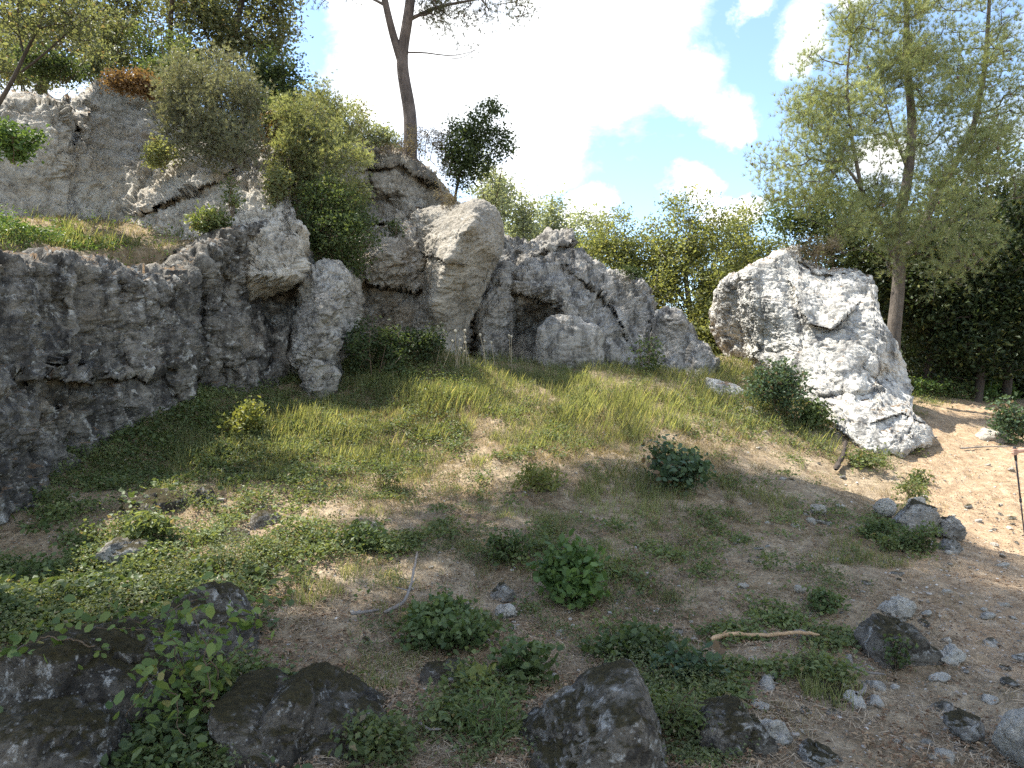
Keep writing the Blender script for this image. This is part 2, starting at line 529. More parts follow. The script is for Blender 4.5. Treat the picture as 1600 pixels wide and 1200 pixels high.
SC.view_settings.view_transform = 'Standard'; SC.view_settings.look = 'None'
SC.view_settings.exposure = 1.5; SC.view_settings.gamma = 1
SC.render.engine = 'CYCLES'
SC.cycles.max_bounces = 6; SC.cycles.diffuse_bounces = 3; SC.cycles.glossy_bounces = 2; SC.cycles.transmission_bounces = 4
SC.cycles.use_denoising = False
SC.cycles.sample_clamp_indirect = 4.0

# ================================================================== ground sheet
def graded(a, b, step, far, growth=1.13):
    c = list(np.arange(a, b, step))
    s, x = step, c[-1]
    hi = []
    while x < far:
        s *= growth; x += s; hi.append(x)
    s, x = step, c[0]
    lo = []
    while x > -far:
        s *= growth; x -= s; lo.append(x)
    return np.array(lo[::-1] + c + hi)


gx = graded(-8.0, 9.0, .05, 260); gy = graded(.8, 15.0, .05, 260)
GX, GY = np.meshgrid(gx, gy)
GZ = H(GX, GY)
near = (GX > -8) & (GX < 9) & (GY > 1) & (GY < 15)
Pn = np.stack([GX.ravel(), GY.ravel(), 0 * GX.ravel()], -1)
pm = path_mask(GX, GY) + (fbm(Pn * 1.7, 3, 5) * .5).reshape(GX.shape)
gid = np.arange(GX.size).reshape(GX.shape)
quads = np.stack([gid[:-1, :-1], gid[:-1, 1:], gid[1:, 1:], gid[1:, :-1]], -1).reshape(-1, 4)
GV = np.stack([GX.ravel(), GY.ravel(), GZ.ravel()], -1)

gm, nt, out = _mat('ground_soil'); N = NT(nt)
g = N.n('ShaderNodeNewGeometry'); pos = g.outputs['Position']
at_ = N.n('ShaderNodeAttribute'); at_.attribute_name = 'path'
n1 = N.noise(pos, 1.3, 8, .65); n2 = N.noise(pos, 9, 6, .72); n3 = N.noise(pos, 55, 4, .75)
soil = N.ramp(n2, [(.30, (.115, .08, .048)), (.5, (.235, .174, .106)), (.70, (.385, .30, .195))])
dry = N.ramp(n2, [(.3, (.18, .135, .088)), (.52, (.335, .262, .172)), (.7, (.49, .40, .275))])
trail = N.ramp(n2, [(.28, (.22, .147, .088)), (.5, (.38, .272, .170)), (.72, (.51, .40, .272))])
col = N.mix(N.ramp(n1, [(.40, 0.0), (.6, 1.0)]), soil, dry)
pf = N.ramp(N.math('ADD', at_.outputs['Fac'], N.math('MULTIPLY', N.math('SUBTRACT', n2, .5), .6)), [(.3, 0.0), (.7, 1.0)])
col = N.mix(pf, col, trail)
col = N.mix(.75, col, N.ramp(n3, [(.3, .42), (.7, 1.35)]), 'MULTIPLY')
mossf = N.ramp(N.noise(pos, 2.1, 8, .7), [(.58, 0.0), (.68, .7)])
col = N.mix(mossf, col, N.ramp(n3, [(.3, (.07, .055, .02)), (.7, (.17, .13, .05))]))
v = N.n('ShaderNodeTexVoronoi'); N.link(pos, v.inputs['Vector']); v.inputs['Scale'].default_value = 42
vs = N.n('ShaderNodeSeparateColor'); N.link(v.outputs['Color'], vs.inputs[0])
peb = N.math('MULTIPLY', N.ramp(v.outputs['Distance'], [(.22, 1.0), (.34, 0.0)]), N.ramp(vs.outputs[0], [(.78, 0.0), (.8, 1.0)]))
col = N.mix(peb, col, N.ramp(vs.outputs[1], [(0, (.26, .22, .17)), (1, (.52, .48, .42))]))
bs = N.n('ShaderNodeBsdfPrincipled'); bs.inputs['Roughness'].default_value = .95; bs.inputs['Specular IOR Level'].default_value = .1
N.link(col, bs.inputs['Base Color'])
hh = N.math('ADD', N.math('MULTIPLY', n2, .7), N.math('ADD', N.math('MULTIPLY', n3, .5), N.math('MULTIPLY', peb, .5)))
bp = N.n('ShaderNodeBump'); bp.inputs['Strength'].default_value = .8; bp.inputs['Distance'].default_value = .035
N.link(hh, bp.inputs['Height']); N.link(bp.outputs[0], bs.inputs['Normal']); N.link(bs.outputs[0], out.inputs[0])

fc = pm.ravel()[quads].mean(1)
for nm, sel in (('ground', fc <= 0), ('footpath', fc > 0)):
    q = quads[sel]
    used, inv = np.unique(q.ravel(), return_inverse=True)
    me = new_mesh(nm, GV[used], inv.reshape(-1, 4))
    a = me.attributes.new('path', 'FLOAT', 'POINT')
    a.data.foreach_set('value', np.clip(pm.ravel()[used] / .9 + .5, 0, 1).astype(np.float32))
    o = obj(nm, me, gm)
    tag(o, 'trodden reddish dirt footpath strewn with pale pebbles' if nm == 'footpath' else 'dry sloping ground of soil and straw below the cliffs', kind='structure')

# ================================================================== rocks
def dpoly(poly, PX, PY):
    """distance (px) to an open polyline and signed vertical offset"""
    best = np.full(PX.shape, 1e9); side = np.zeros(PX.shape)
    for (ax, ay), (bx, by) in zip(poly[:-1], poly[1:]):
        dx, dy = bx - ax, by - ay
        t = np.clip(((PX - ax) * dx + (PY - ay) * dy) / (dx * dx + dy * dy), 0, 1)
        d = np.hypot(PX - ax - t * dx, PY - ay - t * dy)
        s = np.sign(dx * (PY - ay) - dy * (PX - ax))
        m = d < best
        best = np.where(m, d, best); side = np.where(m, s, side)
    return best, side


def grid_normals(P):
    du = np.gradient(P, axis=1); dv = np.gradient(P, axis=0)
    n = np.cross(du, dv)
    l = np.linalg.norm(n, axis=-1, keepdims=True)
    return n / np.maximum(l, 1e-9)


def rot_strata(P, tilt, az=0.0):
    """rotate so that layers lie across the third axis"""
    c, s = math.cos(tilt), math.sin(tilt)
    x = P[:, 0] * c + P[:, 2] * s
    z = -P[:, 0] * s + P[:, 2] * c
    return np.stack([x, P[:, 1], z], -1)


def displace(P, nrm, amp=1.0, tilt=0.0, layer=.5, crack=.5, pit=.4, scale=1.0, seed=0, big=1.0, cleft=0.0):
    Q = P / scale
    d = fbm(Q * .9, 3, seed) * .12 * big
    d = d + fbm(Q * 2.6, 5, seed + 3, .6) * .075
    R = rot_strata(Q, tilt)
    w = fbm(Q * 1.4, 3, seed + 40)[:, None] * .25
    R = R + w
    if cleft:
        cv = ridged(Q * np.array([1.5, 1.5, .28]) + fbm(Q * 2.2, 3, seed + 71)[:, None] * .22, 3, seed + 70, .6)
        d = d - sm(.42, .95, cv) * .20 * cleft + fbm(Q * np.array([1.1, 1.1, .25]), 2, seed + 73) * .12 * cleft
    lay = ridged(R * np.array([.8, .8, 6.5]) + fbm(Q * 5, 2, seed + 41)[:, None] * .2, 5, seed + 5, .62)
    d = d + (lay - .3) * .07 * layer
    fa, e1 = facets(R * np.array([1.0, 1.0, 1.5]) + fbm(Q * 2.6, 4, seed + 60, .6)[:, None] * .30, seed + 7)
    d = d + fa * .085 * crack - (1 - sm(0, .07, e1)) * .045 * crack
    fb, e2 = facets(R * np.array([3.4, 3.4, 5.0]) + fbm(Q * 7.0, 3, seed + 61, .6)[:, None] * .30, seed + 9)
    d = d + fb * .042 * crack - (1 - sm(0, .09, e2)) * .012 * crack
    fc, e3 = facets(R * np.array([10, 10, 13]) + fbm(Q * 18, 2, seed + 62)[:, None] * .3, seed + 10)
    d = d + fc * .014 * crack
    p = fbm(Q * 8.5, 4, seed + 11, .6)
    d = d - np.maximum(0, p - .12) * .16 * pit
    d = d + (ridged(Q * 6.0, 5, seed + 14, .66) - .35) * .036 + ridged(Q * 19, 3, seed + 15, .65) * .014
    d = d - d.mean()
    return P + nrm * (d * amp * scale)[:, None]


def sheet(name, label, cat, T, B, dep, mat, feats=(), nu=300, nv=240, roll=(18, 18, 22, 0), rollR=.5, thick=1.2, c=60, group=None, kind=None, back=None, **dk):
    """rock mass given by its top and base lines (photo pixels), its distances, and a thickness"""
    T = np.array(T, float); B = np.array(B, float)
    x0, x1 = T[0, 0], T[-1, 0]
    dep = np.array(dep, float); rb = RBF(dep[:, :2], dep[:, 2], c)
    fx = np.linspace(x0, x1, 600); fm = (np.interp(fx, T[:, 0], T[:, 1]) + np.interp(fx, B[:, 0], B[:, 1])) / 2
    fP = at(fx, fm, rb(fx, fm)); fl = np.concatenate([[0], np.cumsum(np.linalg.norm(np.diff(fP[:, :2], axis=0), axis=1))])
    px = np.interp(np.linspace(0, fl[-1], nu), fl, fx)
    ty = np.interp(px, T[:, 0], T[:, 1]); by = np.interp(px, B[:, 0], B[:, 1])
    v = np.linspace(0, 1, nv)[:, None]
    PX = np.broadcast_to(px[None], (nv, nu)).copy()
    PY = by[None] + (ty - by)[None] * v
    D = rb(PX, PY)
    for f in feats:
        kind_, poly, amp, w1, w2 = f
        d, s = dpoly(poly, PX, PY)
        if kind_ == 'ridge':      # stands forward on the upper side, cut back below
            up = s < 0
            D = D - np.where(up, amp * np.exp(-(d / w1) ** 2), -amp * .5 * np.exp(-(d / w2) ** 2))
        elif kind_ == 'groove':
            D = D + amp * np.exp(-(d / w1) ** 2)
        elif kind_ == 'bump':
            D = D - amp * np.exp(-(d / w1) ** 2)
    L, R_, Tp, Bt = roll
    e = np.zeros_like(D)
    def rr(t):
        t = np.clip(1 - t, 0, 1); return 1 - np.sqrt(np.maximum(0, 1 - t * t))
    if L: e = e + rr((PX - x0) / L)
    if R_: e = e + rr((x1 - PX) / R_)
    if Tp: e = e + rr((PY - ty[None]) / Tp)
    if Bt: e = e + rr((by[None] - PY) / Bt)
    D = D + rollR * np.minimum(e, 1.6)
    P = at(PX, PY, D)
    k = 14
    iy = np.clip(np.arange(-k, nv + k), 0, nv - 1); ix = np.clip(np.arange(-k, nu + k), 0, nu - 1)
    oy = np.abs(np.arange(-k, nv + k) - iy) / k; ox = np.abs(np.arange(-k, nu + k) - ix) / k
    o = np.maximum(oy[:, None], ox[None]) * np.ones((nv + 2 * k, nu + 2 * k))
    P = P[iy][:, ix]
    ctr = P.reshape(-1, 3).mean(0)
    sh = (o ** 3)[..., None] * (0.0 if back else 1.0)
    tgt = P.copy(); tgt[..., 0] = ctr[0]; tgt[..., 2] = ctr[2]
    tgt[..., 1] = tgt[..., 1] * .15 + (ctr[1] + thick) * .85
    P = P * (1 - sh) + tgt * sh
    q = thick * np.minimum(o * 1.2, 1) * .8 * (1 - sh[..., 0])
    bx, by_ = back or (0, 1)
    P[..., 0] += bx * q; P[..., 1] += by_ * q
    if back: P[..., 2] -= .25 * o * (oy[:, None] > 0)
    n = grid_normals(P)
    P = displace(P.reshape(-1, 3), n.reshape(-1, 3), **dk)
    ny, nx = nv + 2 * k, nu + 2 * k
    idx = np.arange(nx * ny).reshape(ny, nx)
    q = np.stack([idx[:-1, :-1], idx[:-1, 1:], idx[1:, 1:], idx[1:, :-1]], -1).reshape(-1, 4)
    base = np.array([ctr[0], ctr[1], P[:, 2].min()])
    me = new_mesh(name, rebased(P, base), q)
    ob = obj(name, me, mat, loc=base)
    return tag(ob, label, cat, group, kind)


_ICO = {}


def ico(sub):
    if sub not in _ICO:
        bm = bmesh.new(); bmesh.ops.create_icosphere(bm, subdivisions=sub, radius=1)
        V = np.array([v.co[:] for v in bm.verts]); Fc = np.array([[v.index for v in f.verts] for f in bm.faces])
        bm.free(); _ICO[sub] = (V, Fc)
    return _ICO[sub]


def lump(name, label, cat, outline, d, thick, mat, sub=6, box=1.5, group=None, lean=0.0, cuts=9, **dk):
    """boulder whose silhouette follows an outline, with a real depth"""
    o = np.array(outline, float); c = (o.min(0) + o.max(0)) / 2
    ang = np.arctan2(-(o[:, 1] - c[1]), o[:, 0] - c[0]); rad = np.hypot(o[:, 0] - c[0], o[:, 1] - c[1])
    s = np.argsort(ang); ang, rad = ang[s], rad[s]
    A = np.concatenate([ang - 2 * PI, ang, ang + 2 * PI]); Rr = np.tile(rad, 3)
    V, Fc = ico(sub)
    rg = np.random.default_rng(dk.get('seed', 1))
    V = V.copy()
    for _ in range(cuts):
        pn = rg.normal(size=3); pn /= np.linalg.norm(pn); hcut = .62 + .26 * rg.random()
        V = V - np.maximum(0, V @ pn - hcut)[:, None] * pn[None] * .95
    V = V / np.percentile(np.hypot(V[:, 0], V[:, 2]), 99.5)
    th = np.arctan2(V[:, 2], V[:, 0]); r = np.hypot(V[:, 0], V[:, 2])
    rho = np.interp(th, A, Rr)
    rp = 1 - (1 - np.clip(r, 0, 1)) ** box
    yy = np.sign(V[:, 1]) * np.minimum(np.abs(V[:, 1]), 1) ** (1 / box ** .7)
    px = c[0] + rho * rp * np.cos(th); py = c[1] - rho * rp * np.sin(th)
    P = at(px, py, np.full(len(px), float(d)))
    up = (c[1] - py) / max(1e-6, (o[:, 1].max() - o[:, 1].min()) / 2)
    P[:, 1] += thick * yy + lean * up * thick
    ctr = P.mean(0)
    nrm = (P - ctr); nrm /= np.linalg.norm(nrm, axis=1, keepdims=True)
    size = (o[:, 0].max() - o[:, 0].min()) / F * d
    P = displace(P, nrm, **dk)
    base = np.array([ctr[0], ctr[1], P[:, 2].min()])
    me = new_mesh(name, rebased(P, base), Fc)
    return tag(obj(name, me, mat, loc=base), label, cat, group)


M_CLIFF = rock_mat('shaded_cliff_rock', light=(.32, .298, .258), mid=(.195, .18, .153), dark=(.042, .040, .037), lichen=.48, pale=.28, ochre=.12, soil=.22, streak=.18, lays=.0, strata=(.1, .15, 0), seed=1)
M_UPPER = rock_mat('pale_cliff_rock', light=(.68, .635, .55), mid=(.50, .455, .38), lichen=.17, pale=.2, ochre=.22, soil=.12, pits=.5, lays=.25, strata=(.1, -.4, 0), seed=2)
M_BUTT = rock_mat('dappled_rock', light=(.55, .515, .45), mid=(.37, .34, .295), dark=(.06, .058, .055), lichen=.36, pale=.4, ochre=.12, strata=(.1, .5, 0), seed=3)
M_WALL = rock_mat('grey_wall_rock', light=(.50, .46, .39), mid=(.335, .305, .255), lichen=.16, pale=.2, ochre=.14, soil=.3, strata=(.0, .3, 0), seed=4)
M_PILL = rock_mat('beige_pillar_rock', light=(.50, .46, .39), mid=(.34, .31, .26), lichen=.07, pale=.15, ochre=.16, pits=.3, strata=(.2, .2, 0), seed=5)
M_LAY = rock_mat('layered_grey_rock', light=(.54, .505, .445), mid=(.355, .33, .29), dark=(.06, .058, .055), lichen=.17, pale=.25, ochre=.05, streak=.2, strata=(.1, .45, 0), seed=6)
M_SLAB = rock_mat('white_limestone', light=(.82, .79, .72), mid=(.62, .595, .53), dark=(.10, .10, .10), lichen=.08, pale=.3, ochre=.05, streak=.22, soil=.10, pits=.42, strata=(.2, -.7, 0), seed=7)
M_DARK = rock_mat('mossy_dark_boulder', light=(.255, .228, .185), mid=(.135, .118, .093), dark=(.030, .027, .023), lichen=.46, pale=.36, ochre=.10, moss=.16, seed=8, fine=1.7)
M_STONE = rock_mat('pale_loose_stone', light=(.66, .615, .52), mid=(.50, .455, .37), dark=(.12, .115, .11), lichen=.10, pale=.4, ochre=.10, seed=9, fine=2.2)
M_GREY = rock_mat('grey_loose_stone', light=(.47, .44, .385), mid=(.30, .28, .24), lichen=.34, pale=.5, ochre=.08, moss=.15, seed=10, fine=2.0)

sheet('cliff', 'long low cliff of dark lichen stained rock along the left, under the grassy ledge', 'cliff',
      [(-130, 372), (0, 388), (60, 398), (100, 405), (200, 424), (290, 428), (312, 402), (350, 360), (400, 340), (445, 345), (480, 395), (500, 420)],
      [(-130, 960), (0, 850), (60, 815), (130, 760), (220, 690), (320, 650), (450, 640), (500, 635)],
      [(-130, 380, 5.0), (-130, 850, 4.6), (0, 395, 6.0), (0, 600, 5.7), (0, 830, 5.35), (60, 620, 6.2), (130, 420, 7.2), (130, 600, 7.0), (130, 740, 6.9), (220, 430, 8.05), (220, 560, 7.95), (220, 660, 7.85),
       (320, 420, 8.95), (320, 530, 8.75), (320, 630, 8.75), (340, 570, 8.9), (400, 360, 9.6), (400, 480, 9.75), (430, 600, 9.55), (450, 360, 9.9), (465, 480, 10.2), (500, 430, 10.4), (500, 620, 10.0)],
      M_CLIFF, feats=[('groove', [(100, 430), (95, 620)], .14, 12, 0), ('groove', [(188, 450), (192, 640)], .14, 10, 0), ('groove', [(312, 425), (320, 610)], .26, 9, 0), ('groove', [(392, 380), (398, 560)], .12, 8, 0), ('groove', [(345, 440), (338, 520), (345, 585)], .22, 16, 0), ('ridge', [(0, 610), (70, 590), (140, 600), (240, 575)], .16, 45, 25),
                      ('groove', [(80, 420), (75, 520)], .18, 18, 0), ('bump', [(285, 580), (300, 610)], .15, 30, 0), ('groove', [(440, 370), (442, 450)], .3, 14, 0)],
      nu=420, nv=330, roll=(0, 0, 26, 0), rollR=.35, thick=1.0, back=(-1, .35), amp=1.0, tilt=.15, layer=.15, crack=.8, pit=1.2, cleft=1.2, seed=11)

sheet('upper_cliff', 'high pale cliff above the grassy ledge, sunlit on its right half', 'cliff',
      [(-150, 150), (0, 142), (60, 150), (108, 152), (116, 205), (122, 150), (160, 118), (240, 140), (330, 180), (400, 205), (440, 240), (458, 330), (470, 380)],
      [(-150, 420), (0, 420), (100, 415), (200, 420), (300, 430), (470, 430)],
      [(-150, 250, 7.8), (0, 160, 10.2), (0, 250, 9.7), (0, 400, 8.7), (60, 300, 9.9), (100, 160, 10.9), (100, 250, 10.4), (100, 400, 9.6), (155, 160, 11.9), (160, 300, 10.9), (192, 180, 12.4), (192, 280, 11.4), (195, 400, 10.6),
       (240, 170, 12.6), (240, 280, 11.3), (240, 390, 10.5), (320, 200, 12.2), (320, 260, 11.1), (320, 380, 10.1), (400, 240, 11.9), (400, 330, 10.3), (440, 260, 11.6), (450, 360, 9.8)],
      M_UPPER, feats=[('ridge', [(235, 325), (270, 312), (320, 290), (365, 262)], .16, 24, 20), ('groove', [(112, 160), (116, 205)], .3, 9, 0),
                      ('groove', [(250, 180), (262, 205)], .2, 14, 0), ('bump', [(90, 190), (100, 230)], .25, 35, 0)],
      nu=420, nv=230, roll=(0, 16, 20, 0), rollR=.5, thick=1.4, back=(-.75, .7), amp=1.0, tilt=-.3, layer=.5, crack=1.1, pit=1.0, cleft=.4, seed=23)

sheet('middle_wall', 'grey rock wall behind the green shrub, rising to the lone pine', 'cliff',
      [(425, 260), (470, 232), (520, 206), (555, 215), (575, 232), (610, 234), (640, 246), (665, 262), (692, 292), (720, 318), (735, 345)],
      [(425, 600), (560, 600), (735, 610)],
      [(425, 300, 11.6), (430, 450, 10.9), (430, 590, 10.7), (500, 230, 13.3), (520, 320, 12.3), (540, 420, 11.5), (540, 580, 11.0), (600, 240, 13.7), (600, 300, 13.2), (600, 345, 12.9), (600, 362, 12.2), (600, 440, 11.6), (600, 470, 11.75), (600, 540, 11.8),
       (660, 270, 13.8), (660, 330, 13.0), (660, 400, 12.2), (660, 520, 11.9), (700, 320, 14), (730, 350, 13.8), (720, 500, 12.4), (720, 600, 12)],
      M_WALL, feats=[('ridge', [(585, 262), (620, 252), (665, 282)], .3, 22, 16), ('ridge', [(560, 352), (620, 345), (640, 335)], .22, 18, 22), ('groove', [(586, 235), (575, 290)], .35, 9, 0), ('ridge', [(570, 445), (640, 455), (680, 440)], .18, 40, 20)],
      nu=320, nv=340, roll=(0, 18, 20, 0), rollR=.5, thick=1.2, amp=1.05, tilt=.3, layer=1.0, crack=1.0, pit=.6, cleft=.7, seed=31)

sheet('rock_buttress', 'rounded rock buttress dappled with sun at the end of the left cliff', 'rock',
      [(462, 470), (468, 440), (480, 418), (505, 405), (530, 408), (546, 425), (552, 455)],
      [(462, 560), (472, 615), (490, 630), (505, 625), (524, 560), (543, 520), (552, 490)],
      [(465, 480, 9.9), (485, 430, 9.7), (490, 500, 9.35), (490, 600, 9.35), (520, 415, 9.8), (520, 470, 9.35), (515, 540, 9.35), (548, 440, 9.9), (546, 500, 9.75)],
      M_BUTT, nu=130, nv=240, roll=(14, 18, 18, 0), rollR=.45, thick=1.3, amp=.8, tilt=.6, layer=.6, crack=1.1, pit=.9, cleft=.5, seed=41, c=40)

sheet('rock_pillar', 'overhanging beige rock pillar with a smooth shaded face, tallest of the central rocks', 'rock',
      [(628, 352), (645, 330), (672, 322), (705, 318), (738, 306), (758, 311), (774, 325), (781, 350), (783, 372)],
      [(628, 600), (660, 605), (700, 605), (716, 560), (728, 510), (745, 478), (760, 440), (775, 405), (783, 384)],
      [(630, 360, 12.6), (632, 480, 12.5), (640, 590, 12.0), (665, 330, 12.3), (668, 400, 11.8), (660, 470, 11.8), (670, 560, 11.5), (705, 330, 12.0), (738, 315, 11.5), (737, 345, 10.85), (712, 378, 10.95), (698, 408, 11.0), (690, 440, 11.2), (668, 475, 11.45),
       (760, 320, 11.6), (778, 350, 11.7), (770, 380, 11.35), (755, 400, 11.35), (740, 440, 11.5), (720, 480, 11.65), (700, 520, 11.7), (690, 590, 11.6)],
      M_PILL, feats=[('bump', [(738, 345), (712, 378), (698, 408), (690, 442), (668, 476)], .16, 10, 0), ('ridge', [(640, 392), (665, 400), (700, 408)], .10, 22, 16)],
      nu=260, nv=330, roll=(12, 10, 14, 0), rollR=.4, thick=1.5, amp=.62, tilt=.2, layer=.8, crack=.5, pit=.6, seed=53, c=22)

sheet('layered_rock', 'grey layered rock with a dark hollow at its foot, in the middle of the row', 'rock',
      [(742, 430), (760, 385), (775, 366), (802, 372), (826, 380), (838, 368), (862, 362), (892, 356), (899, 386), (918, 404), (945, 424), (968, 428), (990, 420), (1010, 440), (1024, 468), (1032, 520)],
      [(742, 600), (800, 605), (900, 615), (1000, 615), (1032, 610)],
      [(750, 420, 13.6), (750, 590, 12.7), (785, 375, 14.0), (790, 430, 13.0), (785, 480, 12.6), (780, 560, 12.3), (830, 385, 13.8), (850, 372, 13.9), (890, 362, 14.0), (840, 420, 13.0), (860, 450, 12.55), (890, 475, 12.35), (900, 420, 13.2), (935, 440, 13.3), (985, 430, 13.6),
       (822, 455, 12.9), (818, 520, 13.5), (835, 505, 13.6), (820, 570, 13.1), (862, 520, 12.9), (870, 560, 12.3), (850, 585, 12.4), (900, 540, 12.25), (940, 480, 12.75), (940, 590, 12.0), (990, 480, 13.0), (990, 590, 12.2), (1025, 500, 13.2), (1025, 600, 12.6)],
      M_LAY, feats=[('ridge', [(808, 455), (845, 468), (870, 486), (892, 508)], .22, 26, 16), ('ridge', [(838, 398), (870, 385), (898, 380)], .12, 10, 10), ('groove', [(808, 400), (800, 450), (806, 540)], .35, 9, 0),
                    ('ridge', [(900, 430), (950, 470), (985, 540)], .10, 24, 18), ('groove', [(965, 430), (985, 500), (1000, 590)], .16, 12, 0), ('groove', [(890, 540), (880, 585)], .18, 12, 0)],
      nu=420, nv=330, roll=(14, 14, 16, 0), rollR=.5, thick=1.6, amp=.75, tilt=.5, layer=1.9, crack=.8, pit=.4, cleft=.8, seed=61, c=26)

sheet('rounded_rock', 'rounded low grey rock at the right end of the layered row', 'rock',
      [(1014, 520), (1022, 490), (1042, 480), (1064, 484), (1074, 505), (1088, 532), (1108, 540), (1122, 560), (1132, 600)],
      [(1014, 610), (1060, 615), (1132, 620)],
      [(1018, 510, 12.6), (1020, 600, 12.3), (1045, 490, 12.4), (1050, 600, 11.9), (1075, 520, 12.3), (1095, 560, 12.0), (1100, 610, 11.7), (1128, 600, 12.1)],
      M_LAY, feats=[('groove', [(1072, 520), (1066, 600)], .15, 10, 0)], nu=170, nv=170, roll=(14, 18, 18, 0), rollR=.5, thick=1.2, amp=.7, tilt=.4, layer=.8, crack=.7, pit=.6, seed=71, c=30)

sheet('limestone_slab', 'big white leaning limestone slab beside the footpath, brightest rock in the sun', 'rock',
      [(1119, 482), (1124, 452), (1134, 434), (1168, 416), (1200, 402), (1226, 388), (1247, 383), (1253, 408), (1290, 420), (1330, 424), (1361, 432), (1369, 470), (1378, 505), (1392, 530), (1408, 560), (1421, 592), (1422, 622), (1419, 645), (1438, 654), (1451, 668), (1455, 682)],
      [(1119, 505), (1127, 530), (1142, 556), (1182, 565), (1210, 600), (1250, 625), (1300, 668), (1345, 706), (1385, 722), (1420, 712), (1455, 694)],
      [(1120, 490, 13.9), (1130, 445, 13.3), (1140, 500, 13.5), (1145, 550, 13.9), (1168, 430, 12.35), (1175, 500, 12.4), (1180, 560, 12.6), (1205, 410, 12.5), (1247, 388, 12.9), (1215, 480, 11.7), (1225, 580, 11.5), (1290, 428, 12.5), (1270, 500, 11.45), (1270, 610, 10.8),
       (1330, 430, 12.3), (1300, 460, 11.75), (1320, 540, 11.0), (1310, 650, 10.2), (1361, 440, 12.1), (1360, 500, 11.4), (1370, 580, 10.7), (1340, 690, 9.75), (1405, 565, 11.2), (1418, 610, 11.0), (1390, 640, 10.2), (1385, 705, 9.55), (1420, 690, 9.6), (1450, 675, 10.0)],
      M_SLAB, feats=[('groove', [(1147, 450), (1152, 500), (1158, 555)], .12, 8, 0), ('bump', [(1172, 425), (1178, 500), (1184, 560)], .15, 12, 0), ('ridge', [(1240, 455), (1262, 505), (1300, 515), (1325, 490)], .16, 20, 20),
                     ('groove', [(1345, 580), (1362, 598), (1375, 590)], .35, 18, 0), ('bump', [(1335, 575), (1345, 605)], .14, 9, 0), ('groove', [(1330, 465), (1350, 460)], .16, 12, 0), ('ridge', [(1380, 655), (1410, 645), (1440, 660)], .10, 14, 14),
                     ('ridge', [(1250, 408), (1280, 430), (1330, 425)], .10, 10, 10), ('groove', [(1290, 460), (1275, 540), (1310, 610)], .08, 14, 0)],
      nu=420, nv=360, roll=(10, 12, 12, 12), rollR=.35, thick=1.3, amp=.58, tilt=-.8, layer=.8, crack=1.05, pit=.6, seed=83, c=26, big=1.0)

lump('boulder', 'rounded grey boulder lying in the mouth of the dark hollow', 'boulder', [(834, 545), (840, 515), (858, 498), (886, 494), (925, 505), (950, 535), (950, 585), (900, 615), (850, 606), (836, 580)], 12.25, .4, M_LAY, sub=6, box=1.35, cuts=6, amp=.8, seed=120, tilt=.5, layer=1.0, crack=.6, pit=.6, scale=.8)
# ------------------------------------------------ foreground boulders
dkb = dict(cuts=4, amp=.62, layer=.4, crack=.9, pit=.6, tilt=.3, scale=.55)
lump('boulder', 'large dark mossy boulder at the far left of the foreground, half hidden by the creeper', 'boulder',
     [(-60, 1090), (0, 1046), (40, 1008), (100, 985), (165, 978), (215, 998), (262, 1030), (292, 1080), (285, 1140), (200, 1180), (60, 1180), (-50, 1150)], 3.45, .42, M_DARK, seed=101, **dkb)
lump('boulder', 'low mossy boulder in the bottom left corner with one white lichen spot', 'boulder',
     [(-60, 1150), (0, 1120), (60, 1106), (120, 1112), (165, 1138), (190, 1180), (200, 1240), (60, 1260), (-60, 1250)], 2.95, .3, M_DARK, seed=102, **dkb)
lump('boulder', 'dark speckled boulder with a flat shoulder, second of the large foreground boulders from the left', 'boulder',
     [(350, 1075), (356, 1052), (384, 1050), (430, 1064), (470, 1038), (520, 1062), (570, 1082), (606, 1108), (612, 1130), (590, 1170), (540, 1200), (470, 1215), (400, 1212), (366, 1190), (356, 1130)], 3.2, .36, M_DARK, seed=103, **dkb)
lump('boulder', 'triangular dark boulder with a moss covered sloping top in the bottom centre', 'boulder',
     [(770, 1230), (800, 1160), (850, 1108), (900, 1062), (945, 1040), (990, 1032), (1002, 1050), (1018, 1100), (1034, 1150), (1042, 1230), (960, 1280), (850, 1280)], 3.0, .36, M_DARK, seed=104, **dkb)
lump('boulder', 'small dark broken boulder on the straw between the two largest foreground boulders', 'boulder',
     [(652, 1068), (662, 1046), (690, 1036), (722, 1036), (728, 1058), (716, 1082), (690, 1096), (664, 1090)], 3.75, .14, M_DARK, sub=5, seed=105, **{**dkb, 'amp': .6, 'scale': .35})
lump('boulder', 'brown mossy boulder behind the creeper in the left foreground', 'boulder',
     [(270, 975), (288, 934), (330, 922), (372, 938), (398, 962), (408, 1010), (402, 1060), (350, 1085), (295, 1070), (272, 1020)], 3.95, .3, M_DARK, seed=106, **dkb)
lump('boulder', 'dark pointed boulder with a sprig on its face beside the dirt path', 'boulder',
     [(1346, 1010), (1356, 990), (1384, 968), (1404, 978), (1440, 998), (1464, 1018), (1458, 1034), (1420, 1050), (1365, 1046)], 4.3, .2, M_DARK, sub=5, seed=107, **{**dkb, 'amp': .6, 'scale': .35})
lump('boulder', 'brown boulder with moss and twigs left of the white stone at the bottom', 'boulder',
     [(1070, 1150), (1095, 1118), (1130, 1096), (1170, 1100), (1198, 1125), (1208, 1170), (1180, 1215), (1100, 1215)], 3.15, .22, M_DARK, seed=108, **dkb)
lump('boulder', 'pale brown boulder cut by the right edge of the photo at the bottom', 'boulder',
     [(1578, 1170), (1588, 1130), (1612, 1112), (1660, 1110), (1690, 1160), (1670, 1210), (1600, 1212)], 3.0, .18, M_STONE, sub=5, seed=109, **{**dkb, 'amp': .5, 'scale': .4})
